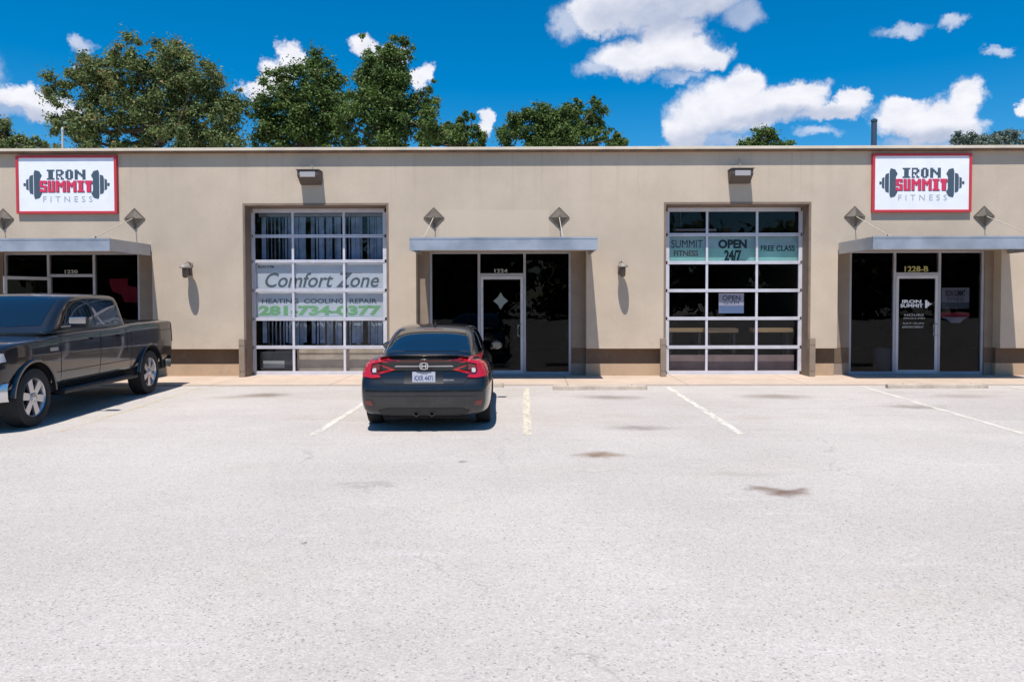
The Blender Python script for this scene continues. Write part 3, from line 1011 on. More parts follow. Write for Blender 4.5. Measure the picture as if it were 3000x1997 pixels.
# ---------------------------------------------------------------- canopies with diamond anchors and tie rods
def canopy(x0d, x1d, dia, label):
    t = thing('door_canopy', label, 'canopy', (0, WY, 0), group='metal canopies over the shop doors')
    x0, x1 = X(x0d), X(x1d)
    P = 1.66
    z0, z1 = 2.765, 3.02
    bm = BM()
    box(bm, x0, x1, -P, -P + 0.035, z0, z1, 0.004)
    box(bm, x0, x0 + 0.03, -P + 0.036, -0.002, z0 + 0.002, z1 - 0.002)
    box(bm, x1 - 0.03, x1, -P + 0.036, -0.002, z0 + 0.002, z1 - 0.002)
    box(bm, x0 - 0.006, x1 + 0.006, -P - 0.008, -P + 0.03, z1 - 0.03, z1 + 0.006)
    box(bm, x0 - 0.006, x1 + 0.006, -P - 0.008, -P + 0.03, z0 - 0.004, z0 + 0.02)
    obj('fascia', bm, M_CANOPY, t)
    bm = BM()
    n = 14
    for i in range(n):                      # ribbed deck
        a = x0 + 0.032 + (x1 - x0 - 0.064) * i / n
        b = x0 + 0.032 + (x1 - x0 - 0.064) * (i + 1) / n
        box(bm, a, b - 0.05, -P + 0.037, -0.003, z1 - 0.09, z1 - 0.06)
        box(bm, b - 0.05, b, -P + 0.037, -0.003, z1 - 0.075, z1 - 0.045)
    obj('deck', bm, M_SOFFIT, t)
    for d in dia:
        cx, cz = X(d), Z(501)
        bm = BM()
        r = 0.235
        rim = [(cx, cz + r), (cx + r, cz), (cx, cz - r), (cx - r, cz)]
        prism(bm, rim, -0.022, 0.0)
        r2 = 0.20
        vs = [bm.verts.new(p) for p in [(cx, -0.023, cz + r2), (cx + r2, -0.023, cz), (cx, -0.023, cz - r2), (cx - r2, -0.023, cz)]]
        ap = bm.verts.new((cx, -0.085, cz))
        for i in range(4):
            bm.faces.new([vs[i], vs[(i + 1) % 4], ap])
        pl = obj('diamond_plate', bm, M_BRONZE, t)
        bm = BM()
        lathe(bm, [(-0.12, 0.0), (-0.12, 0.03), (-0.07, 0.035)], 'Y', 12, (cx, 0, cz))
        obj('boss', bm, M_BRONZE, pl, smooth=True)
        bm = BM()
        tube(bm, [(cx, -0.10, cz - 0.01), (cx, -P + 0.06, z1 + 0.02)], 0.009, 8)
        box(bm, cx - 0.03, cx + 0.03, -P + 0.036, -P + 0.10, z1 - 0.02, z1 + 0.05)
        obj('tie_rod', bm, mat("painted_rod", (0.48, 0.42, 0.34), 0.6), t)
    return t


canopy(-45, 345, [5, 309], 'grey metal canopy over the shopfront behind the pickup truck')
canopy(969, 1359, [999, 1287], 'grey metal canopy between the two garage doors')
canopy(1930, 2320, [1966, 2262], 'grey metal canopy below the right gym sign')


# ---------------------------------------------------------------- wall lamps
def wall_pack(xd, label):
    t = thing('flood_lamp', label, 'wall lamp', (X(xd), WY, Z(411)), group='box lamps above the garage doors')
    bm = BM()
    # wedge housing: deep top, sloping lens below
    pr = [(-0.0, 0.14), (-0.30, 0.14), (-0.30, 0.02), (-0.06, -0.145), (0.0, -0.145)]
    n = len(pr)
    a = [bm.verts.new((-0.235, y, z)) for y, z in pr]
    b = [bm.verts.new((0.235, y, z)) for y, z in pr]
    bm.faces.new(a); bm.faces.new(list(reversed(b)))
    for i in range(n):
        bm.faces.new([a[i], b[i], b[(i + 1) % n], a[(i + 1) % n]])
    bmesh.ops.bevel(bm, geom=bm.edges[:], offset=0.010, segments=2, affect='EDGES')
    obj('housing', bm, M_LAMPBOX, t)
    bm = BM()
    box(bm, -0.17, 0.17, -0.318, -0.302, -0.01, 0.105, 0.006)
    obj('lens', bm, M_LENS, t)
    bm = BM()
    box(bm, -0.255, 0.255, -0.325, -0.0, 0.143, 0.160, 0.004)
    obj('visor', bm, M_LAMPBOX, t)
    bm = BM()
    tube(bm, [(0.02, -0.01, 0.16), (0.02, -0.01, 0.42)], 0.012, 8)
    obj('conduit', bm, M_WALL, t)
    return t


wall_pack(718, 'bronze box lamp above the garage door with white banners')
wall_pack(1700, 'bronze box lamp above the garage door with the mint green banner')


def sconce(xd, label):
    t = thing('wall_sconce', label, 'wall lamp', (X(xd), WY, Z(612)), group='round hooded lamps beside the shop doors')
    bm = BM()
    lathe(bm, [(0.075, 0.0), (0.07, 0.05), (0.045, 0.10), (0.0, 0.135), (-0.02, 0.137), (-0.02, 0.12), (0.02, 0.10)], 'Z', 28, (0, 0, 0))
    for q in bm.verts: q.co = Vector((q.co.x * 0.88, q.co.y * 1.35 - 0.28, q.co.z - 0.02))
    obj('hood', bm, mat("pale_enamel", (0.24, 0.21, 0.18), 0.5), t, smooth=True)
    bm = BM()
    tube(bm, [(0, 0, 0.05), (0, -0.10, 0.10), (0, -0.22, 0.09), (0, -0.30, 0.05)], 0.014, 8)
    lathe(bm, [(-0.02, 0.0), (-0.02, 0.05), (0, 0.055)], 'Y', 16, (0, 0, 0.05))
    obj('arm', bm, mat("pale_enamel"), t, smooth=True)
    bm = BM()
    lathe(bm, [(0.0, 0.06), (-0.06, 0.066), (-0.20, 0.06), (-0.24, 0.035), (-0.24, 0.0)], 'Z', 18, (0, -0.28, -0.02))
    obj('lamp_glass', bm, M_BRONZE, t, smooth=True)
    bm = BM()
    box(bm, -0.075, 0.03, -0.09, 0.0, -0.20, -0.03, 0.008)
    obj('junction_box', bm, M_LAMPBOX, t)
    return t


sconce(437, 'round hooded lamp on the wall behind the pickup truck bed')
sconce(1430, 'round hooded lamp on the wall between the middle shopfront and the right garage door')


BITS = {'I': ['11111', '00100', '00100', '00100', '00100', '00100', '11111'], 'R': ['11110', '10011', '10011', '11110', '10100', '10010', '11011'],
        'O': ['01110', '11011', '11011', '11011', '11011', '11011', '01110'], 'N': ['1100011', '1110011', '1111011', '1101111', '1100111', '1100011', '1100011'],
        'S': ['11111', '11011', '11000', '11111', '00011', '11011', '11111'], 'U': ['11011', '11011', '11011', '11011', '11011', '11011', '11111'],
        'M': ['1100011', '1110111', '1111111', '1101011', '1100011', '1100011', '1100011'], 'T': ['11111', '11111', '01110', '01110', '01110', '01110', '01110']}
BITS['I'] = ['11111', '01110', '01110', '01110', '01110', '01110', '11111']


def block_letters(name, word, m, x0, x1, z0, z1, y, parent, depth=0.004, grow=0.0):
    """square cut varsity letters; each letter one piece of the word"""
    cols = sum(len(BITS[c][0]) for c in word) + len(word) - 1
    cw, ch = (x1 - x0) / cols, (z1 - z0) / 7
    bm = BM()
    cur = 0
    for c in word:
        b = BITS[c]
        w = len(b[0])
        vs = {}
        def vert(i, j):
            if (i, j) not in vs:
                gx = grow if grow else 0
                vs[(i, j)] = bm.verts.new((x0 + (cur + i) * cw, y - depth, z1 - j * ch))
            return vs[(i, j)]
        fs = []
        for j in range(7):
            for i in range(w):
                if b[j][i] == '1':
                    fs.append(bm.faces.new([vert(i, j), vert(i + 1, j), vert(i + 1, j + 1), vert(i, j + 1)]))
        if grow:
            mid = len(fs)
        ext = bmesh.ops.extrude_face_region(bm, geom=fs)
        for q in [g for g in ext['geom'] if isinstance(g, bmesh.types.BMVert)]:
            q.co.y = y
        cur += w + 1
    return obj(name, bm, m, parent)


# ---------------------------------------------------------------- gym signs
def gym_sign(x0d, x1d, y0d, y1d, label):
    t = thing('gym_sign', label, 'sign', (0, WY - 0.001, 0), group='matching gym signs')
    x0, x1, z0, z1 = X(x0d), X(x1d), Z(y1d), Z(y0d)
    fw = 0.055
    bm = BM()
    box(bm, x0, x1, -0.075, 0, z1 - fw, z1, 0.004)
    box(bm, x0, x1, -0.075, 0, z0, z0 + fw, 0.004)
    box(bm, x0, x0 + fw, -0.074, 0, z0 + fw, z1 - fw)
    box(bm, x1 - fw, x1, -0.074, 0, z0 + fw, z1 - fw)
    obj('frame', bm, M_RED, t)
    bm = BM(); box(bm, x0 + fw, x1 - fw, -0.055, 0, z0 + fw, z1 - fw); obj('face', bm, M_WHITE, t)
    w, h = x1 - x0, z1 - z0
    def U(u): return x0 + u * w
    def V(v): return z1 - v * h
    Y = -0.056
    # dumbbell halves
    for side in (-1, 1):
        bm = BM()
        def P(u): return U(0.5 + side * u)
        prism(bm, [(P(a), V(b)) for a, b in [(0.245, .345), (0.27, .27), (0.315, .25), (0.325, .30), (0.325, .70), (0.315, .75), (0.27, .73), (0.245, .655),
                                              (0.262, .60), (0.262, .40)]], Y - 0.003, Y)
        prism(bm, [(P(a), V(b)) for a, b in [(0.332, .33), (0.365, .35), (0.372, .40), (0.372, .60), (0.365, .65), (0.332, .67)]], Y - 0.003, Y)
        prism(bm, [(P(a), V(b)) for a, b in [(0.378, .40), (0.402, .42), (0.402, .58), (0.378, .60)]], Y - 0.003, Y)
        prism(bm, [(P(a), V(b)) for a, b in [(0.405, .475), (0.428, .475), (0.428, .525), (0.405, .525)]], Y - 0.003, Y)
        obj('dumbbell_weight', bm, M_NAVY, t)
    block_letters('top_word', 'IRON', M_NAVY, U(.305), U(.69), V(.415), V(.245), Y, t)
    block_letters('letter_shadow', 'SUMMIT', M_NAVY, U(.243), U(.760), V(.640), V(.442), Y, t, 0.003)
    block_letters('middle_word', 'SUMMIT', M_SRED, U(.235), U(.752), V(.630), V(.432), Y - 0.0035, t, 0.004)
    text('bottom_word', 'FITNESS', M_GREYT, U(.265), U(.755), V(.80), V(.70), Y, t, 0.003, bold=0.0, spacing=1.7)
    return t


gym_sign(40, 272, 357, 490, 'red framed gym sign on the wall above the pickup truck')
gym_sign(2003, 2229, 359, 492, 'red framed gym sign at the right, above the shopfront with posters')


# ---------------------------------------------------------------- wheel stops
def wheel_stop(x0, x1, y, label):
    t = thing('wheel_stop', label, 'wheel stop', ((x0 + x1) / 2, y, 0.0), group='concrete wheel stops')
    L = x1 - x0
    bm = BM()
    pr = [(-0.080, 0), (-0.068, 0.07), (-0.045, 0.09), (0.045, 0.09), (0.068, 0.07), (0.080, 0)]
    xs = [-L / 2, -L / 2 + 0.03, L / 2 - 0.03, L / 2]
    rings = []
    for i, x in enumerate(xs):
        s = 0.82 if i in (0, 3) else 1.0
        rings.append([bm.verts.new((x, a * s, b * (0.85 if i in (0, 3) else 1))) for a, b in pr])
    for i in range(3):
        for k in range(len(pr) - 1):
            bm.faces.new([rings[i][k], rings[i + 1][k], rings[i + 1][k + 1], rings[i][k + 1]])
    bm.faces.new(rings[0]); bm.faces.new(list(reversed(rings[-1])))
    obj('concrete_bar', bm, mat("wheel_stop_concrete", (0.40, 0.335, 0.27), 0.9, var=0.16, vscale=5, bump=0.004), t)
    for sx in (-1, 1):
        bm = BM()
        lathe(bm, [(0.0, 0.016), (0.096, 0.016), (0.098, 0.0)], 'Z', 10, (sx * L * 0.34, 0, 0))
        obj('anchor_pin', bm, mat("rusty_pin", (0.12, 0.07, 0.045), 0.8), t)
    return t


wheel_stop(-2.30, -0.45, 14.85, 'concrete wheel stop in front of the dark sedan')
wheel_stop(0.52, 2.36, 14.42, 'concrete wheel stop in the empty bay right of the sedan')
wheel_stop(7.12, 9.08, 14.62, 'concrete wheel stop before the shopfront under the right sign')

# ================================================================ vehicles
def paint(name, color, coat=1.0, flake=0.0):
    m = bpy.data.materials.new(name)
    m.use_nodes = True
    t = NT(m.node_tree)
    b = t.n['Principled BSDF']
    b.inputs['Metallic'].default_value = 0.0
    b.inputs['Specular IOR Level'].default_value = 0.25
    b.inputs['Roughness'].default_value = 0.30
    b.inputs['Coat Weight'].default_value = coat
    b.inputs['Coat Roughness'].default_value = 0.04
    tc = t.new('ShaderNodeTexCoord').outputs['Object']
    # road dust low on the body
    sp = t.new('ShaderNodeSeparateXYZ'); t.l.new(tc, sp.inputs[0])
    low = t.ramp(sp.outputs[2], 0.75, 0.25)
    d = t.math('MULTIPLY', low, t.ramp(t.noise(tc, 3, 6, 0.7), 0.35, 0.7, 0.1, 0.40))
    t.l.new(t.mix(d, color, (0.09, 0.085, 0.08)), b.inputs['Base Color'])
    t.l.new(t.math('ADD', t.math('MULTIPLY', d, 0.9), 0.03), b.inputs['Coat Roughness'])
    return m


M_CARPAINT = paint("charcoal_car_paint", (0.005, 0.0065, 0.009))
M_TRUCKPAINT = paint("dark_grey_truck_paint", (0.009, 0.0115, 0.016))
M_BLACKPL = mat("black_plastic", (0.014, 0.014, 0.016), 0.55, bump=0.0006, bscale=300)
M_GAP = mat("panel_gap", (0.003, 0.003, 0.003), 0.9)
M_CHROME = mat("chrome", (0.75, 0.75, 0.78), 0.12, metal=1.0)
M_SATIN = mat("satin_alloy", (0.55, 0.55, 0.58), 0.3, metal=0.85)
M_TYRE = mat("tyre_rubber", (0.018, 0.018, 0.019), 0.85, var=0.3, vscale=12)
M_CGLASS = mat("car_glass", (0.006, 0.008, 0.010), 0.02, spec=0.9, coat=1.0)
M_TAIL = mat("tail_lens_red", (0.42, 0.006, 0.012), 0.12, coat=1.0)
M_TAILD = mat("tail_lens_dark", (0.13, 0.003, 0.006), 0.12, coat=1.0)
M_CLEAR = mat("clear_lens", (0.55, 0.55, 0.57), 0.08, coat=1.0)
M_WELL = mat("wheel_well", (0.006, 0.006, 0.006), 0.95)


def subsurf_eval(bm, mats, levels, cutters=(), name='tmp'):
    me = bpy.data.meshes.new(name)
    bmesh.ops.recalc_face_normals(bm, faces=bm.faces[:])
    bm.to_mesh(me); bm.free()
    for m in mats: me.materials.append(m)
    o = bpy.data.objects.new(name, me)
    COL.objects.link(o)
    s = o.modifiers.new('s', 'SUBSURF'); s.levels = levels; s.render_levels = levels
    cobs = []
    for cb in cutters:
        cm = bpy.data.meshes.new('cut')
        bmesh.ops.recalc_face_normals(cb, faces=cb.faces[:])
        cb.to_mesh(cm); cb.free()
        cm.materials.append(M_WELL)
        co = bpy.data.objects.new('cut', cm)
        COL.objects.link(co)
        b = o.modifiers.new('b', 'BOOLEAN'); b.operation = 'DIFFERENCE'; b.object = co; b.solver = 'EXACT'
        b.material_mode = 'TRANSFER'
        cobs.append(co)
    dg = bpy.context.evaluated_depsgraph_get()
    res = bpy.data.meshes.new_from_object(o.evaluated_get(dg))
    bpy.data.objects.remove(o)
    for c in cobs: bpy.data.objects.remove(c)
    res.polygons.foreach_set('use_smooth', [True] * len(res.polygons))
    res.set_sharp_from_angle(angle=R(35))
    return res


def loft(sections, closed_bottom=True):
    """sections: lists of half profiles [(x, y, z)] from bottom centre to top centre; mirrored; ladder caps"""
    bm = BM()
    rings = []
    for sec in sections:
        r = [bm.verts.new(p) for p in sec]
        l = [bm.verts.new((-p[0], p[1], p[2])) for p in sec[1:-1]]
        rings.append((r, l))
    n = len(sections[0])
    def full(r):  # ring order: bottom centre, right side up, top centre, left side down
        return r[0] + list(reversed(r[1]))
    for a, b in zip(rings, rings[1:]):
        A, B = full(a), full(b)
        m = len(A)
        for i in range(m):
            bm.faces.new([A[i], A[(i + 1) % m], B[(i + 1) % m], B[i]])
    for r, flip in ((rings[0], False), (rings[-1], True)):
        rr, ll = r
        for i in range(n - 1):
            if i == 0:
                f = [rr[0], rr[1], ll[0]]
            elif i == n - 2:
                f = [rr[i], rr[n - 1], ll[i - 1]]
            else:
                f = [rr[i], rr[i + 1], ll[i], ll[i - 1]]
            bm.faces.new(f if not flip else list(reversed(f)))
    return bm


def cyl_cut(x0, x1, y, z, r, seg=40):
    bm = BM()
    a = [bm.verts.new((x0, y + r * math.cos(2 * math.pi * k / seg), z + r * math.sin(2 * math.pi * k / seg))) for k in range(seg)]
    b = [bm.verts.new((x1, y + r * math.cos(2 * math.pi * k / seg), z + r * math.sin(2 * math.pi * k / seg))) for k in range(seg)]
    bm.faces.new(a); bm.faces.new(list(reversed(b)))
    for k in range(seg):
        bm.faces.new([a[k], a[(k + 1) % seg], b[(k + 1) % seg], b[k]])
    return bm


def mesh_obj(name, me, parent):
    o = bpy.data.objects.new(name, me)
    COL.objects.link(o)
    o.parent = parent
    return o


class Skin:
    """lays panels, lights and seams on a body by casting rays at it"""
    VIEWS = {'rear': ((1, 0, 0), (0, 0, 1), (0, 1, 0)), 'front': ((1, 0, 0), (0, 0, 1), (0, -1, 0)),
             'left': ((0, 1, 0), (0, 0, 1), (1, 0, 0)), 'right': ((0, 1, 0), (0, 0, 1), (-1, 0, 0)),
             'top': ((1, 0, 0), (0, 1, 0), (0, 0, -1)),
             'rearhi': ((1, 0, 0), (0, 0, 1), (0, 0.8, -0.6)), 'fronthi': ((1, 0, 0), (0, 0, 1), (0, -0.8, -0.6))}

    def __init__(s, meshes):
        vs, fs = [], []
        for me in meshes:
            b = len(vs)
            vs += [v.co.copy() for v in me.vertices]
            fs += [[b + i for i in p.vertices] for p in me.polygons]
        s.bvh = BVHTree.FromPolygons(vs, fs)

    def lay(s, name, poly, view, m, parent, off=0.004, cell=0.06, skirt=0.012):
        U, V, D = (Vector(a) for a in s.VIEWS[view])
        D = D.normalized()
        bm = BM()
        vs = [bm.verts.new((p[0], p[1], 0)) for p in poly]
        bm.faces.new(vs)
        us = [p[0] for p in poly]; ws = [p[1] for p in poly]
        for ax, lo, hi in ((0, min(us), max(us)), (1, min(ws), max(ws))):
            k = math.ceil(lo / cell) * cell
            while k < hi:
                co = [0, 0, 0]; co[ax] = k
                no = [0, 0, 0]; no[ax] = 1
                bmesh.ops.bisect_plane(bm, geom=bm.verts[:] + bm.edges[:] + bm.faces[:], plane_co=co, plane_no=no, dist=1e-5)
                k += cell
        bmesh.ops.triangulate(bm, faces=[f for f in bm.faces if len(f.verts) > 4])
        bad = []
        base = {}
        for v in bm.verts:
            o = U * v.co.x + V * v.co.y
            hit = s.bvh.ray_cast(o - D * 12, D, 30)
            if hit[0] is None:
                bad.append(v)
                continue
            n = hit[1]
            if n.dot(D) > 0: n = -n
            base[v] = (hit[0], n)
        for v in bm.verts:
            if v in base:
                v.co = base[v][0] + base[v][1] * off
        if bad: bmesh.ops.delete(bm, geom=bad, context='VERTS')
        edges = [e for e in bm.edges if e.is_boundary]
        r = bmesh.ops.extrude_edge_only(bm, edges=edges)
        for v in [g for g in r['geom'] if isinstance(g, bmesh.types.BMVert)]:
            v.co = v.co + D * skirt * 0.6
        return obj(name, bm, m, parent, smooth=True)

    def seam(s, name, pts, view, m, parent, w=0.009, off=0.002):
        """a thin dark line through 2-D points"""
        poly_l, poly_r = [], []
        P = [Vector(p) for p in pts]
        for i, p in enumerate(P):
            d = (P[min(i + 1, len(P) - 1)] - P[max(i - 1, 0)]).normalized()
            n = Vector((-d.y, d.x)) * w / 2
            poly_l.append(p + n); poly_r.append(p - n)
        return s.lay(name, [tuple(a) for a in poly_l + poly_r[::-1]], view, m, parent, off=off, cell=0.12, skirt=0.002)


def bez(pts, n=6):
    """closed smooth polygon (Catmull-Rom) through control points; repeat a point to make a corner"""
    out = []
    N = len(pts)
    for i in range(N):
        p0, p1, p2, p3 = (Vector(pts[(i + k - 1) % N]) for k in range(4))
        if (p1 - p2).length < 1e-6: continue
        for k in range(n):
            t = k / n
            q = 0.5 * ((2 * p1) + (p2 - p0) * t + (2 * p0 - 5 * p1 + 4 * p2 - p3) * t * t + (3 * p1 - p0 - 3 * p2 + p3) * t ** 3)
            out.append((q.x, q.y))
    return out


def wheel(parent, x, y, r, w, side, spokes, rimr, rim_m, name='wheel'):
    """wheel part: rim and tyre; side = +1 or -1 is the outward x direction"""
    o = bpy.data.objects.new(name, None)
    COL.objects.link(o)
    o.parent = parent
    o.location = (x, y, r)
    o.rotation_euler = (random.uniform(0, 1.2), 0, 0)
    h = w / 2
    bm = BM()
    prof = [(-h * .82, rimr * 0.97), (-h, rimr * 1.06), (-h * 1.02, (rimr + r) / 2), (-h * .86, r * .985), (-h * .6, r), (h * .6, r), (h * .86, r * .985),
            (h * 1.02, (rimr + r) / 2), (h, rimr * 1.06), (h * .82, rimr * 0.97)]
    for q in (-.38, 0.0, .38):      # tread grooves
        pass
    lathe(bm, prof, 'X', 48)
    obj('tyre', bm, M_TYRE, o, smooth=True)
    bm = BM()
    s = side
    lathe(bm, [(s * h * .86, rimr * 1.0), (s * h * .90, rimr * .97), (s * h * .80, rimr * .93), (s * h * .2, rimr * .88), (-s * h * .8, rimr * .88), (-s * h * .8, rimr)], 'X', 48)
    for k in range(spokes):
        a = 2 * math.pi * k / spokes
        ca, sa = math.cos(a), math.sin(a)
        def pt(xx, rr, tt):
            return (xx, rr * ca - tt * sa, rr * sa + tt * ca)
        wi, wo = rimr * 0.16, rimr * (0.20 if spokes <= 6 else 0.10)
        A = [pt(s * h * .78, rimr * .15, -wi), pt(s * h * .78, rimr * .15, wi), pt(s * h * .82, rimr * .95, wo), pt(s * h * .82, rimr * .95, -wo)]
        B = [pt(s * h * .50, rimr * .15, -wi), pt(s * h * .50, rimr * .15, wi), pt(s * h * .60, rimr * .95, wo), pt(s * h * .60, rimr * .95, -wo)]
        va = [bm.verts.new(p) for p in A]; vb = [bm.verts.new(p) for p in B]
        bm.faces.new(va); bm.faces.new(vb[::-1])
        for i in range(4):
            bm.faces.new([va[i], vb[i], vb[(i + 1) % 4], va[(i + 1) % 4]])
    obj('rim', bm, rim_m, o, smooth=True)
    bm = BM()
    lathe(bm, [(s * h * .55, rimr * .26), (s * h * .84, rimr * .24), (s * h * .90, rimr * .16), (s * h * .92, 0.0)], 'X', 24)
    for k in range(5):
        a = 2 * math.pi * (k + .5) / 5
        lathe(bm, [(s * h * .78, 0.012), (s * h * .93, 0.010), (s * h * .94, 0.0)], 'X', 8, (0, rimr * .2 * math.cos(a), rimr * .2 * math.sin(a)))
    obj('hub', bm, rim_m, o, smooth=True)
    bm = BM()
    lathe(bm, [(s * h * .15, rimr * .87), (s * h * .12, 0.0)], 'X', 32)
    obj('brake_backing', bm, M_WELL, o)
    return o


# ---------------------------------------------------------------- sedan seen from behind
def make_sedan():
    t = thing('sedan', 'dark charcoal four door sedan parked nose in, seen from behind', 'car', (-1.345, 9.66, 0.004), R(2.0))
    t.scale = (0.975, 0.975, 0.975)
    def sec(y, w, b, tz, zs=None, ys=None, xs=None):
        fx = xs or [0, .88, .975, 1.0, 1.0, .985, .93, .80, 0]
        z = zs or [b, b, b + .07, b + .24, .64, .77, tz - .085, tz - .015, tz + .015]
        sh = ys or [0] * 9
        return [(fx[i] * w, y + sh[i], z[i]) for i in range(9)]
    rz = [.22, .22, .29, .47, .635, .74, .90, .985, 1.015]
    secs = [
        sec(0.00, .795, .22, 1.0, rz, [.16, .13, .05, 0, .005, .085, .105, .045, .03]),
        sec(0.07, .835, .22, 1.0, rz, [.12, .10, .05, 0, .005, .070, .080, .055, .06]),
        sec(0.22, .880, .22, 1.02, [.22, .22, .29, .47, .635, .755, .925, 1.0, 1.035], [.05, .05, .02, 0, 0, .02, .02, .02, .02]),
        sec(0.50, .905, .21, 1.035, [.20, .20, .27, .47, .64, .78, .945, 1.015, 1.045]),
        sec(0.98, .915, .20, 1.00, [.20, .20, .27, .47, .65, .80, .93, .985, 1.03]),
        sec(1.55, .900, .19, .98),
        sec(2.30, .895, .19, .96),
        sec(3.05, .897, .19, .955),
        sec(3.68, .905, .19, .94),
        sec(4.10, .885, .19, .875, [.19, .19, .25, .42, .58, .70, .80, .865, .90]),
        sec(4.42, .800, .20, .78, [.20, .20, .26, .40, .52, .62, .70, .75, .78]),
        sec(4.60, .620, .22, .68, [.22, .22, .27, .38, .48, .55, .61, .65, .67]),
    ]
    b1 = subsurf_eval(loft(secs), [M_CARPAINT], 2, [cyl_cut(-1.2, -.58, .98, .335, .375), cyl_cut(.58, 1.2, .98, .335, .375),
                                                    cyl_cut(-1.2, -.58, 3.68, .335, .375), cyl_cut(.58, 1.2, 3.68, .335, .375)], 'body')
    def gh(y, wb, wr, zr):
        return [(0, y, .86), (wb, y, .86), (wb, y, .95), (wb * .62 + wr * .38, y, .95 + (zr - .95) * .45), (wr + .045, y, zr - .055 if zr > 1.1 else zr - .02),
                (wr * .86, y, zr), (0, y, zr + .018)]
    g = [gh(.50, .60, .52, .99), gh(.80, .70, .57, 1.075), gh(1.25, .755, .575, 1.245), gh(1.70, .775, .58, 1.365), gh(2.25, .78, .59, 1.405),
         gh(2.80, .78, .59, 1.39), gh(3.20, .775, .59, 1.30), gh(3.70, .76, .62, 1.09), gh(4.02, .72, .62, .965)]
    b2 = subsurf_eval(loft(g), [M_CARPAINT], 2, [], 'cabin')
    body = mesh_obj('body', b1, t)
    cab = mesh_obj('cabin', b2, t)
    sk = Skin([b1, b2])
    # glass
    sk.lay('rear_window', bez([(-.60, .76), (-.60, .76), (0, .70), (.60, .76), (.60, .76), (.545, 1.2), (.49, 1.60), (.49, 1.60), (0, 1.68), (-.49, 1.60), (-.49, 1.60), (-.545, 1.2)]),
           'top', M_CGLASS, t, off=0.006)
    sk.lay('windscreen', bez([(-.60, 3.86), (-.60, 3.86), (0, 3.98), (.60, 3.86), (.60, 3.86), (.53, 3.12), (.53, 3.12), (0, 3.05), (-.53, 3.12), (-.53, 3.12)]), 'top', M_CGLASS, t, off=0.006)
    for view in ('left', 'right'):
        sk.lay('side_window', [(2.08, 1.0), (2.92, 1.0), (3.62, 1.0), (3.50, 1.06), (3.02, 1.28), (2.75, 1.325), (2.08, 1.33)], view, M_CGLASS, t, off=0.006)
        sk.lay('side_window', [(1.16, 1.02), (2.02, 1.0), (2.02, 1.33), (1.72, 1.295), (1.35, 1.165)], view, M_CGLASS, t, off=0.006)
        for pts in ([(3.05, .30), (3.08, .95)], [(2.02, .30), (2.05, .95)], [(1.30, .62), (1.16, .95)], [(3.05, .29), (1.45, .29)]):
            sk.seam('door_gap', pts, view, M_GAP, t)
        for y in (2.24, 1.36):
            sk.lay('door_handle', [(y, .835), (y + .17, .84), (y + .17, .865), (y, .86)], view, M_CARPAINT, t, off=0.03, skirt=0.03)
        sk.lay('sill_trim', [(1.42, .20), (3.24, .20), (3.24, .265), (1.42, .265)], view, M_BLACKPL, t, off=0.008)
    # tail: C-shaped lamps
    for s in (-1, 1):
        outer = [(.455, .985), (.62, 1.0), (.75, .985), (.84, .955), (.88, .90), (.88, .90), (.875, .80), (.82, .755), (.70, .735), (.585, .745), (.585, .745),
                 (.60, .775), (.60, .775), (.70, .785), (.725, .83), (.70, .925), (.70, .925), (.60, .955), (.48, .955), (.455, .985)]
        sk.lay('tail_lamp', [(s * p[0], p[1]) for p in outer], 'rear', M_TAIL, t, off=0.014, cell=0.04, skirt=0.03)
        inner = [(.60, .935), (.695, .915), (.715, .83), (.695, .795), (.60, .785)]
        sk.lay('tail_lamp_inner', [(s * p[0], p[1]) for p in inner], 'rear', M_TAILD, t, off=0.010, cell=0.04, skirt=0.02)
        rev = [(.645, .875), (.69, .87), (.70, .83), (.685, .81), (.645, .815)]
        sk.lay('reversing_lens', [(s * p[0], p[1]) for p in rev], 'rear', M_CLEAR, t, off=0.018, cell=0.05, skirt=0.02)
        sk.lay('rear_reflector', [(s * .68, .375), (s * .775, .375), (s * .79, .445), (s * .70, .44)], 'rear', M_TAILD, t, off=0.010)
        # side wrap of the lamps
        sk.lay('tail_lamp', [(.10, .76), (.40, .86), (.50, .93), (.30, .95), (.10, .93)], 'left' if s < 0 else 'right', M_TAIL, t, off=0.010, cell=0.05)
        sk.seam('bumper_gap', [(s * .89, .73), (s * .60, .725), (s * .57, .70), (s * .53, .655)], 'rear', M_GAP, t, w=0.010)
    # boot lid: seams, spoiler lip with red strip, bright bar, badge, plate
    sk.seam('boot_gap', [(-.53, .66), (.53, .66)], 'rear', M_GAP, t, w=0.012)
    sk.seam('boot_gap', [(-.585, .74), (-.58, .95), (-.56, 1.0)], 'rear', M_GAP, t, w=0.010)
    sk.seam('boot_gap', [(.585, .74), (.58, .95), (.56, 1.0)], 'rear', M_GAP, t, w=0.010)
    sk.lay('boot_strip', [(-.53, .967), (.53, .967), (.53, .985), (-.53, .985)], 'rear', M_TAILD, t, off=0.010)
    sk.lay('bright_bar', [(-.40, .893), (.40, .893), (.38, .909), (-.38, .909)], 'rear', M_SATIN, t, off=0.012)
    sk.lay('plate_recess', [(-.27, .665), (.27, .665), (.25, .835), (-.25, .835)], 'rear', mat('gloss_black', (0.004, 0.004, 0.005), 0.35), t, off=0.003)
    # spoiler lip
    bm = BM()
    n = 16
    ra, rb, rc = [], [], []
    for i in range(n + 1):
        x = -.60 + 1.2 * i / n
        yy = .075 + .10 * (x / .6) ** 2
        e = 1 - abs(x / .6) ** 6
        ra.append(bm.verts.new((x, yy + .09, 1.015))); rb.append(bm.verts.new((x, yy - .012, 1.015 + .030 * e))); rc.append(bm.verts.new((x, yy + .02, .992)))
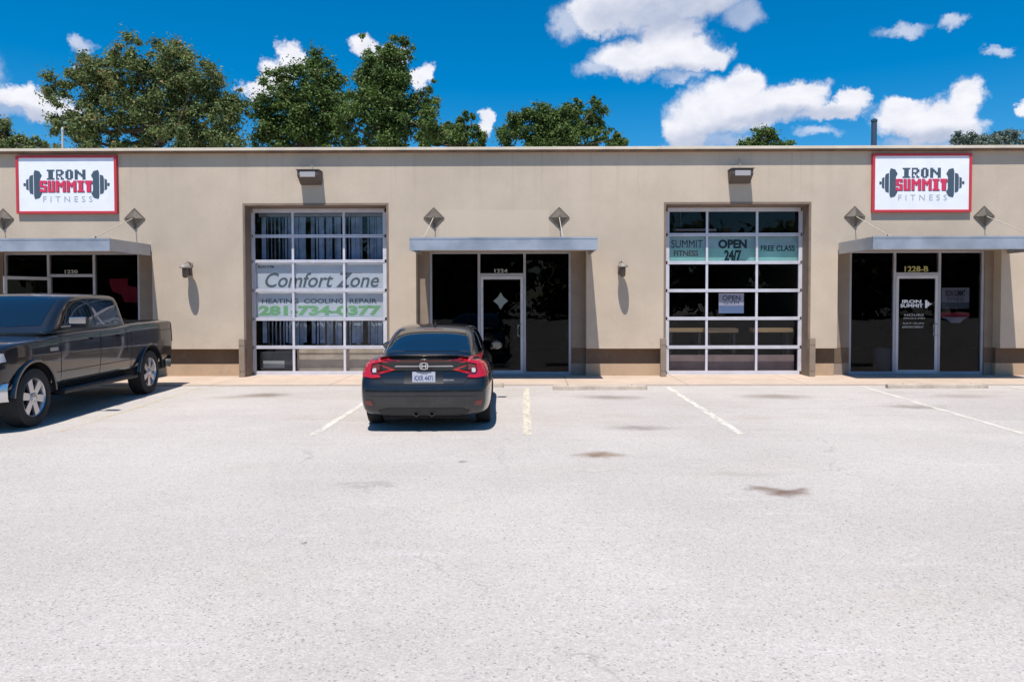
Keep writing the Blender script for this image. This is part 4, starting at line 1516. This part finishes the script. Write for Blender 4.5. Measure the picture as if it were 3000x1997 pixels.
    for i in range(n):
        bm.faces.new([ra[i], ra[i + 1], rb[i + 1], rb[i]]); bm.faces.new([rb[i], rb[i + 1], rc[i + 1], rc[i]])
    obj('spoiler_lip', bm, M_CARPAINT, t, smooth=True)
    # badge: plain H-like emblem in a rounded square frame
    yb_ = .068
    bm = BM()
    ring = [(.058 * math.copysign(abs(math.cos(a)) ** .6, math.cos(a)), .90 + .047 * math.copysign(abs(math.sin(a)) ** .6, math.sin(a))) for a in [k * math.pi / 10 for k in range(20)]]
    rin = [(x * .82, .90 + (z - .90) * .80) for x, z in ring]
    A = [bm.verts.new((x, yb_, z)) for x, z in ring]; B = [bm.verts.new((x, yb_, z)) for x, z in rin]
    A2 = [bm.verts.new((x, yb_ + .03, z)) for x, z in ring]
    for i in range(20):
        j = (i + 1) % 20
        bm.faces.new([A[i], A[j], B[j], B[i]]); bm.faces.new([A[i], A2[i], A2[j], A[j]])
    box(bm, -.032, -.020, yb_ - .002, yb_ + .01, .872, .928)
    box(bm, .020, .032, yb_ - .002, yb_ + .01, .872, .928)
    box(bm, -.0199, .0199, yb_ - .001, yb_ + .01, .894, .906)
    obj('badge', bm, M_CHROME, t)
    # licence plate
    bm = BM(); box(bm, -.155, .155, .045, .055, .672, .824, 0.003)
    pl = obj('licence_plate', bm, mat("plate_white", (0.42, 0.43, 0.49), 0.5), t)
    text('plate_number', 'KXR 4471', mat("plate_blue", (0.06, 0.08, 0.20), 0.5), -.125, .125, .705, .775, .045, pl, 0.002, bold=0.02)
    text('plate_state', 'TEXAS', mat("plate_red", (0.16, 0.18, 0.20), 0.5), -.05, .05, .792, .812, .045, pl, 0.002, bold=0.02)
    bm = BM(); box(bm, -.10, .10, .03, .075, .838, .850, 0.003); obj('plate_lamp', bm, M_BLACKPL, t)
    # small letters right of the plate and dealer tag
    text('model_letters', 'SEDAN', M_SATIN, .26, .40, .70, .722, .075, t, 0.02, bold=0.02)
    # lower bumper: black diffuser, exhaust tips
    sk.lay('diffuser', [(-.56, .225), (.56, .225), (.62, .30), (.50, .335), (-.50, .335), (-.62, .30)], 'rear', M_BLACKPL, t, off=0.008)
    sk.seam('bumper_crease', [(-.72, .50), (.72, .50)], 'rear', M_GAP, t, w=0.006)
    for s in (-1, 1):
        bm = BM()
        lathe(bm, [(.07, .030), (.06, .033), (.06, .037), (.26, .037)], 'Y', 24, (s * .105, 0, .258))
        tip = obj('exhaust_tip', bm, mat('sooty_steel', (0.10, 0.10, 0.10), 0.45, metal=0.6), t, smooth=True)
        bm = BM(); lathe(bm, [(.10, .030), (.10, 0.0)], 'Y', 24, (s * .105, 0, .258)); obj('bore', bm, M_GAP, tip)
    # underbody, silencer
    bm = BM()
    box(bm, -.57, .57, .18, 4.3, .17, .30, 0.02)
    obj('underbody', bm, M_WELL, t)
    # mirrors
    for s in (-1, 1):
        bm = BM()
        bmesh.ops.create_uvsphere(bm, u_segments=16, v_segments=10, radius=1, matrix=Matrix.Translation((s * .965, 3.34, .985)) @ Matrix.Diagonal((.10, .075, .070, 1)))
        tube(bm, [(s * .86, 3.40, .93), (s * .95, 3.36, .96)], .025, 8)
        mr = obj('wing_mirror', bm, M_CARPAINT, t, smooth=True)
        bm = BM()
        box(bm, s * .965 - .070, s * .965 + .070, 3.262, 3.268, .940, 1.030, 0.002)
        obj('mirror_glass', bm, M_CGLASS, mr)
    # roof aerial fin
    bm = BM()
    prism(bm, [(-.018, 0), (.018, 0), (.006, .05), (-.006, .05)], 0, .11)
    fin = obj('aerial_fin', bm, M_CARPAINT, t, loc=(0, 1.80, 1.395))
    for s in (-1, 1):
        wheel(t, s * .785, .98, .330, .225, s, 10, .225, M_SATIN)
        wheel(t, s * .785, 3.68, .330, .225, s, 10, .225, M_SATIN)
    # headlamps, grille (face the building)
    for s in (-1, 1):
        sk.lay('headlamp', [(s * .42, .62), (s * .74, .66), (s * .78, .72), (s * .50, .70)], 'front', M_CLEAR, t, off=0.008)
    sk.lay('grille', [(-.40, .55), (.40, .55), (.42, .66), (-.42, .66)], 'front', M_BLACKPL, t, off=0.006)
    # seats and head restraints are hidden by dark glass; wiper-less rear window keeps its high brake lamp
    sk.lay('high_brake_lamp', [(-.15, 1.58), (.15, 1.58), (.15, 1.61), (-.15, 1.61)], 'top', M_TAILD, t, off=0.010)
    return t


make_sedan()


# ---------------------------------------------------------------- pickup truck, nose towards the camera
def make_pickup():
    t = thing('pickup_truck', 'dark grey crew cab pickup truck backed in at the left edge, nose towards the camera', 'truck', (-8.17, 14.96, 0.004), R(184))
    def sec(y, w, b, tz, yo=0.0, cr=.02, zz=None):
        fx = [0, .90, .965, .985, 1.0, .992, .982, .955, 0]
        z = zz or [b, b, b + .05, .74, .93, 1.10, tz - .04, tz, tz + cr]
        return [(fx[i] * w, y, z[i]) for i in range(9)]
    secs = [sec(0.0, .93, .56, 1.355, cr=0), sec(0.05, .985, .55, 1.36, cr=0), sec(.25, 1.0, .53, 1.36, cr=0), sec(1.15, 1.005, .50, 1.36, cr=0), sec(1.86, 1.0, .48, 1.36, cr=0),
            sec(1.90, 1.0, .48, 1.34, cr=0), sec(2.3, 1.0, .47, 1.31), sec(3.1, 1.0, .47, 1.30), sec(3.95, 1.0, .47, 1.28), sec(4.25, 1.0, .48, 1.245, cr=.03),
            sec(4.83, 1.01, .50, 1.215, cr=.05), sec(5.30, 1.0, .50, 1.185, cr=.06), sec(5.54, .96, .52, 1.14, cr=.05), sec(5.64, .86, .56, 1.05, cr=.03)]
    bedcut = BM(); box(bedcut, -.82, .82, .09, 1.80, .86, 1.7)
    b1 = subsurf_eval(loft(secs), [M_TRUCKPAINT], 2, [cyl_cut(-1.3, -.66, 1.15, .42, .475), cyl_cut(.66, 1.3, 1.15, .42, .475),
                                                      cyl_cut(-1.3, -.66, 4.83, .42, .475), cyl_cut(.66, 1.3, 4.83, .42, .475), bedcut], 'body')
    def gh(y, wb, wr, zr):
        return [(0, y, 1.20), (wb, y, 1.20), (wb, y, 1.30), (wb * .55 + wr * .45, y, 1.30 + (zr - 1.30) * .5), (wr + .035, y, zr - .045 if zr > 1.5 else zr - .02),
                (wr * .945, y, zr), (0, y, zr + .02)]
    g = [gh(1.90, .88, .74, 1.40), gh(1.93, .91, .74, 1.70), gh(2.00, .915, .745, 1.845), gh(2.10, .918, .745, 1.855), gh(2.8, .925, .745, 1.865), gh(3.35, .925, .745, 1.855), gh(3.68, .925, .745, 1.80),
         gh(4.05, .92, .79, 1.53), gh(4.32, .90, .82, 1.31), gh(4.42, .86, .80, 1.25)]
    b2 = subsurf_eval(loft(g), [M_TRUCKPAINT], 2, [], 'cab')
    mesh_obj('body', b1, t)
    cab = mesh_obj('cab', b2, t)
    sk = Skin([b1, b2])
    sk.lay('windscreen', bez([(-.75, 4.22), (-.75, 4.22), (0, 4.29), (.75, 4.22), (.75, 4.22), (.675, 3.66), (.675, 3.66), (0, 3.60), (-.675, 3.66), (-.675, 3.66)]), 'top', M_CGLASS, t, off=0.006)
    sk.lay('rear_window', [(-.62, 1.42), (.62, 1.42), (.58, 1.72), (-.58, 1.72)], 'rear', M_CGLASS, t, off=0.006)
    for view in ('left', 'right'):
        sk.lay('side_window', [(3.02, 1.345), (4.08, 1.335), (3.98, 1.44), (3.70, 1.66), (3.50, 1.745), (3.02, 1.765)], view, M_CGLASS, t, off=0.006)
        sk.lay('side_window', [(2.14, 1.36), (2.94, 1.345), (2.94, 1.765), (2.18, 1.755)], view, M_CGLASS, t, off=0.006)
        for pts in ([(2.98, .56), (2.98, 1.31)], [(4.12, .60), (4.16, 1.0), (4.12, 1.28)], [(2.06, .86), (2.06, 1.31)], [(4.12, .56), (2.3, .56)],
                    [(1.88, .56), (1.88, 1.33)]):
            sk.seam('door_gap', pts, view, M_GAP, t, w=0.012)
        sk.seam('body_crease', [(.2, .78), (.9, .80)], view, M_GAP, t, w=0.006)
        sk.seam('body_crease', [(1.65, .70), (4.25, .70)], view, M_GAP, t, w=0.010)
        sk.seam('body_crease', [(.1, 1.18), (4.2, 1.12)], view, M_GAP, t, w=0.008)
        for y in (3.08, 2.20):
            sk.lay('door_handle', [(y, 1.13), (y + .20, 1.13), (y + .20, 1.165), (y, 1.165)], view, M_TRUCKPAINT, t, off=0.035, skirt=0.03)
        sk.lay('bed_rail_cap', [(.06, 1.335), (1.86, 1.335), (1.86, 1.362), (.06, 1.362)], view, M_BLACKPL, t, off=0.008)
        sk.lay('tail_lamp', [(.015, .93), (.10, .93), (.12, 1.30), (.015, 1.30)], view, M_TAILD, t, off=0.010)
        sk.lay('fender_badge', [(4.24, 1.02), (4.44, 1.02), (4.44, 1.07), (4.24, 1.07)], view, M_SATIN, t, off=0.010)
    for s in (-1, 1):
        # wheel arch lips
        for yc in (1.15, 4.83):
            bm = BM()
            prev = None
            for k in range(25):
                a = R(4) + R(172) * k / 24
                c, sn = math.cos(a), math.sin(a)
                ring = [bm.verts.new((s * xx, yc + rr * c, .42 + rr * sn)) for xx, rr in ((.985, .470), (1.028, .476), (1.030, .505), (.99, .535))]
                if prev:
                    for i in range(3): bm.faces.new([prev[i], prev[i + 1], ring[i + 1], ring[i]])
                prev = ring
            obj('arch_lip', bm, M_TRUCKPAINT, t, smooth=True)
        # running board
        bm = BM(); box(bm, s * 1.00 - .075, s * 1.00 + .075, 1.85, 4.22, .375, .425, .015); obj('running_board', bm, M_SATIN if False else M_BLACKPL, t)
        bm = BM(); box(bm, s * 1.00 - .055, s * 1.00 + .066, 2.0, 4.1, .4255, .431); obj('step_tread', bm, mat("step_grey", (0.12, 0.12, 0.12), 0.6), t)
        # mirrors
        bm = BM()
        box(bm, s * 1.15 - .115, s * 1.15 + .115, 3.86, 3.97, 1.33, 1.50, .035)
        mr = obj('wing_mirror', bm, M_BLACKPL, t, smooth=True)
        bm = BM(); box(bm, s * 1.15 - .120, s * 1.15 + .120, 3.975, 3.99, 1.40, 1.50, .006); obj('chrome_cap', bm, M_CHROME, mr)
        bm = BM(); tube(bm, [(s * .90, 3.95, 1.34), (s * 1.06, 3.92, 1.36)], .03, 8); obj('mirror_arm', bm, M_BLACKPL, mr)
        wheel(t, s * .87, 1.15, .405, .275, s, 6, .27, M_SATIN)
        wheel(t, s * .87, 4.83, .405, .275, s, 6, .27, M_SATIN)
        # headlamps: C-shaped surround and clear lens
        sk.lay('headlamp', [(s * .62, .92), (s * .93, .93), (s * .94, 1.06), (s * .62, 1.05)], 'front', M_CLEAR, t, off=0.015, skirt=0.03)
        sk.lay('headlamp', [(5.42, .95), (5.62, .93), (5.62, 1.05), (5.46, 1.06)], 'left' if s < 0 else 'right', M_CLEAR, t, off=0.012, skirt=0.02)
        sk.lay('lamp_surround', [(s * .70, .94), (s * .86, .95), (s * .87, 1.05), (s * .70, 1.04)], 'front', M_BLACKPL, t, off=0.020, skirt=0.02)
    # grille with bars
    sk.lay('grille', [(-.58, .80), (.58, .80), (.60, 1.10), (-.60, 1.10)], 'front', M_BLACKPL, t, off=0.02, skirt=0.03)
    for z in (.84, .95, 1.06):
        sk.lay('grille_bar', [(-.59, z - .02), (.59, z - .02), (.59, z + .02), (-.59, z + .02)], 'front', M_CHROME, t, off=0.035, skirt=0.02)
    # bumpers
    def bumper(y0, sgn, name):
        bm = BM()
        prof = [(0.0, .43), (.05, .42), (.07, .46), (.075, .60), (.05, .66), (0.0, .665)]
        rings = []
        for i in range(25):
            x = -1.0 + 2.0 * i / 24
            bend = -.30 * abs(x) ** 3.2
            rings.append([bm.verts.new((x, y0 + sgn * (p + bend), z)) for p, z in prof])
        for i in range(24):
            for k in range(len(prof) - 1):
                bm.faces.new([rings[i][k], rings[i + 1][k], rings[i + 1][k + 1], rings[i][k + 1]])
        return obj(name, bm, mat("bright_bumper", (0.66, 0.66, 0.66), 0.22, metal=0.9), t, smooth=True)
    bumper(5.66, 1, 'front_bumper')
    bumper(-.02, -1, 'rear_bumper')
    bm = BM(); box(bm, -.90, .90, .2, 5.35, .40, .62, .02); obj('chassis', bm, M_WELL, t)
    bm = BM(); box(bm, -.15, .15, 5.742, 5.748, .50, .62); obj('licence_plate', bm, mat("plate_white"), t)
    # dashboard glare shapes seen through the windscreen are left to the reflection; interior mirror
    return t


make_pickup()

# ================================================================ trees
def leaf_cloud(rng, centers, radii, n, size, flat=0.8):
    """leaf quads spread over the shells of many small clumps; returns verts, quads, tint"""
    m = len(centers)
    vol = radii ** 2
    pick = rng.choice(m, n, p=vol / vol.sum())
    d = rng.normal(size=(n, 3)); d /= np.linalg.norm(d, axis=1)[:, None]
    rr = np.abs(rng.normal(0, 0.62, n)) + 0.12
    c = centers[pick] + d * (radii[pick] * rr)[:, None] * np.array([1, 1, flat])
    nn = d * 0.6 + rng.normal(size=(n, 3)) * 0.7 + np.array([0, 0, 0.45])
    nn /= np.linalg.norm(nn, axis=1)[:, None]
    a = np.cross(nn, rng.normal(size=(n, 3))); a /= np.linalg.norm(a, axis=1)[:, None]
    b = np.cross(nn, a)
    s = (size * rng.uniform(0.55, 1.35, n))[:, None]
    v = np.stack([c - a * s, c - b * s * .55, c + a * s, c + b * s * .55], 1).reshape(-1, 3)
    f = np.arange(4 * n).reshape(-1, 4)
    clump = rng.uniform(0, 1, m)[pick]
    t = np.clip(clump * .35 + rng.uniform(0, .65, n), 0, 1)
    dry = rng.uniform(0, 1, n) * .6 + rng.uniform(0, 1, m)[pick] * .4
    tint = np.stack([t, dry, t * 0, t * 0 + 1], 1)
    return v, f, np.repeat(tint, 4, axis=0)


def np_mesh(name, v, f, tint, m):
    me = bpy.data.meshes.new(name)
    me.vertices.add(len(v)); me.vertices.foreach_set('co', v.astype(np.float32).ravel())
    me.loops.add(f.size); me.loops.foreach_set('vertex_index', f.astype(np.int32).ravel())
    me.polygons.add(len(f)); me.polygons.foreach_set('loop_start', (np.arange(len(f)) * 4).astype(np.int32))
    me.update(calc_edges=True)
    at = me.color_attributes.new('tint', 'FLOAT_COLOR', 'POINT')
    at.data.foreach_set('color', tint.astype(np.float32).ravel())
    me.materials.append(m)
    return me


M_LEAF_OAK = leaf_mat("dusty_green_leaf", (0.060, 0.092, 0.030), (0.23, 0.28, 0.095), (0.38, 0.20, 0.09), 0.15)
M_LEAF_PINE = leaf_mat("dark_green_leaf", (0.040, 0.078, 0.018), (0.145, 0.215, 0.050), (0.30, 0.22, 0.12), 0.10)
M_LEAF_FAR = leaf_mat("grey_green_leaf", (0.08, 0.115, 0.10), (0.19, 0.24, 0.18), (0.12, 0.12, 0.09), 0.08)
M_BARK = mat("bark", (0.10, 0.075, 0.055), 0.9, var=0.3, vscale=6, bump=0.01, bscale=14)


def tree(name, label, x, y, lobes, seed, leafm, n=16000, size=0.15, clump=(0.45, 0.95), group=None, trunk_r=0.28, dens=1.0):
    """lobes: ellipsoids (dx, dz, rx, rz) of the crown outline in metres; the crown is filled with leaf clumps on limbs"""
    rng = np.random.default_rng(seed)
    t = thing(name, label, 'tree', (x, y, 0), 0, group)
    C, Rr = [], []
    for (dx, dz, rx, rz) in lobes:
        k = int(max(9, dens * 15 * rx * rz))
        d = rng.normal(size=(k, 3)); d /= np.linalg.norm(d, axis=1)[:, None]
        u = rng.uniform(0.02, 1, k) ** 0.42 * (0.93 + rng.normal(0, .07, k))
        ry = (rx + rz) * .42
        C.append(np.stack([dx + d[:, 0] * rx * u, d[:, 1] * ry * u, dz + d[:, 2] * rz * u], 1))
        Rr.append(rng.uniform(clump[0], clump[1], k) * 0.62 * rng.choice([0.7, 1.0, 1.35], k) * min(1.0, (rx + rz) / 3.0))
    C = np.concatenate(C); Rr = np.concatenate(Rr)
    v, f, ti = leaf_cloud(rng, C, Rr, n, size)
    mesh_obj('crown', np_mesh('crown', v, f, ti, leafm), t)
    # trunk and limbs
    bm = BM()
    zc = np.mean([l[1] for l in lobes]); lo = min(l[1] - l[3] for l in lobes)
    hub = Vector((0.1, 0, max(1.5, lo + 0.3)))
    tube(bm, [(0, 0, -0.1), (0.05, 0.03, hub.z * .5), hub, (0.0, 0.1, zc), (-0.05, 0, zc + .8)], [trunk_r * 1.25, trunk_r, trunk_r * .85, trunk_r * .5, trunk_r * .15], 10)
    idx = rng.choice(len(C), min(26, len(C)), replace=False)
    for i in idx:
        e = Vector(C[i]); st = Vector((0.05, 0, hub.z + (zc - hub.z) * rng.uniform(0, .95)))
        mid = (st + e) / 2 + Vector((rng.normal() * .25, rng.normal() * .25, -0.25 + rng.normal() * .2))
        tube(bm, [st, mid, e], [trunk_r * .38, trunk_r * .22, .02], 6, cap=False)
    obj('trunk', bm, M_BARK, t, smooth=True)
    return t


def lob(Y, cx, pts):
    """outline lobes measured on the photograph, turned into metres for a tree at distance Y"""
    s = FPX / Y
    return (cx - 1210) / s, [((px - cx) / s, CAM_H + (690 - py) / s, rx / s, ry / s) for px, py, rx, ry in pts]


G = 'trees behind the building'
Y = 40
x0, L = lob(Y, 350, [(350, 165, 130, 82), (240, 195, 90, 70), (150, 200, 52, 50), (450, 190, 85, 75), (300, 270, 150, 70), (180, 290, 70, 50), (470, 280, 90, 80),
                     (540, 250, 42, 60), (400, 330, 170, 60), (215, 345, 90, 40), (160, 250, 40, 35)])
tree('broad_tree', 'broad round crowned tree with rust tinged leaves behind the left of the roof', x0, Y, L, 11, M_LEAF_OAK, 120000, 0.078, (0.34, 0.78), G, .38, 1.0)
Y = 44
x0, L = lob(Y, 690, [(715, 165, 62, 52), (650, 220, 66, 60), (615, 275, 45, 55), (750, 250, 62, 85), (680, 320, 90, 60), (600, 330, 30, 50), (780, 310, 50, 70), (690, 265, 80, 60), (765, 190, 40, 50)])
tree('leafy_tree', 'dark green tree between the rust tinged tree and the tallest narrow tree', x0, Y, L, 12, M_LEAF_PINE, 62000, 0.085, (0.40, 0.85), G, .3)
Y = 39
x0, L = lob(Y, 890, [(880, 125, 66, 42), (850, 170, 48, 50), (930, 135, 38, 42), (880, 225, 78, 60), (950, 240, 52, 50), (900, 300, 95, 60), (992, 222, 30, 38), (825, 280, 48, 70), (985, 290, 52, 55), (890, 180, 70, 60)])
tree('leafy_tree', 'tall dark green tree left of the roof centre, highest of the dark trees', x0, Y, L, 13, M_LEAF_PINE, 78000, 0.078, (0.36, 0.80), G, .34)
Y = 47
x0, L = lob(Y, 1060, [(1075, 290, 34, 34), (1030, 318, 50, 40), (1095, 335, 25, 45), (985, 335, 40, 35)])
tree('low_tree', 'low bushy tree at the right foot of the tallest dark tree', x0, Y, L, 14, M_LEAF_PINE, 22000, 0.09, (0.35, 0.70), G, .22)
Y = 46
x0, L = lob(Y, 1270, [(1225, 285, 68, 46), (1290, 275, 70, 40), (1355, 275, 42, 48), (1365, 240, 16, 20), (1170, 315, 42, 36), (1280, 325, 110, 40), (1385, 320, 26, 38), (1330, 250, 22, 20)])
tree('leafy_tree', 'flat topped green tree in the middle, right of a gap of sky', x0, Y, L, 15, M_LEAF_PINE, 52000, 0.088, (0.36, 0.72), G, .3, 1.4)
Y = 60
x0, L = lob(Y, 1415, [(1415, 330, 26, 24)])
tree('low_tree', 'small tree top just right of the flat topped tree', x0, Y, L, 16, M_LEAF_PINE, 3000, 0.13, (0.5, 0.9), G, .2, 2.0)
Y = 62
x0, L = lob(Y, 1745, [(1755, 318, 36, 20), (1720, 335, 30, 18), (1810, 338, 22, 12), (1755, 345, 60, 18)])
tree('low_tree', 'small bright green tree top above the right garage door', x0, Y, L, 17, M_LEAF_PINE, 10000, 0.11, (0.5, 0.9), G, .25, 2.2)
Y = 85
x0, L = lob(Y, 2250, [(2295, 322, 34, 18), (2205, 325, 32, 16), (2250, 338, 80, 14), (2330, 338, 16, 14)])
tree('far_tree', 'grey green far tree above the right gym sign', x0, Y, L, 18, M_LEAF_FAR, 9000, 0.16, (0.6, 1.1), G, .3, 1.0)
Y = 52
x0, L = lob(Y, 20, [(10, 300, 34, 30), (40, 325, 40, 24), (85, 328, 32, 20), (-60, 300, 60, 50), (120, 338, 24, 14), (-10, 335, 90, 24)])
tree('leafy_tree', 'tree at the left edge behind the white roof unit', x0, Y, L, 19, M_LEAF_OAK, 32000, 0.10, (0.45, 0.85), G, .3)

# dark belt of trees added behind the camera to block sky reflections in glass
rng = np.random.default_rng(44)
n = 420
cc = np.stack([rng.uniform(-75, 75, n), rng.uniform(-46, -36, n), rng.uniform(0.5, 8.5, n)], 1)
v, f, ti = leaf_cloud(rng, cc, rng.uniform(1.6, 3.2, n), 60000, 0.60)
o = mesh_obj('reflection_wood', np_mesh('reflection_wood', v, f, ti, M_LEAF_PINE), None)
tag(o, 'dark belt of trees added behind the camera to darken reflections in the glass', 'wood', kind='stuff')

# ---------------------------------------------------------------- poles and roof things
def pole(name, label, xd, ytop, Y, r, m, cross=True):
    s = FPX / Y
    t = thing(name, label, 'pole', ((xd - 1210) / s, Y, 0))
    h = CAM_H + (690 - ytop) / s
    bm = BM(); tube(bm, [(0, 0, -.1), (0, 0, h * .5), (0, 0, h)], [r * 1.15, r, r * .92], 12); obj('shaft', bm, m, t, smooth=True)
    bm = BM(); lathe(bm, [(h, r * 1.1), (h + .08, r * 1.1), (h + .16, 0)], 'Z', 12); obj('cap', bm, m, t)
    return t


pole('steel_pole', 'dark blue grey pole behind the roof, left of the right gym sign', 2003, 286, 34, 0.13, mat("blue_grey_steel", (0.035, 0.06, 0.10), 0.5))
pole('vent_pipe', 'thin pale pipe rising behind the roof in front of the rust tinged tree', 146, 300, 30, 0.045, mat("pale_pipe", (0.45, 0.47, 0.44), 0.5))
t = thing('roof_unit', 'small white roof unit with a dark base at the left end of the roof', 'roof unit', ((2 - 1210) / (FPX / 26), 26, TOP - 0.25))
bm = BM(); box(bm, -.75, .50, 0, .9, 0.62, 0.83, .03); obj('white_cover', bm, mat("unit_white", (0.6, 0.6, 0.6), 0.5), t)
bm = BM(); box(bm, -.85, .62, 0.05, .85, 0.0, 0.619, .01); obj('dark_base', bm, mat("unit_dark", (0.05, 0.04, 0.04), 0.7), t)
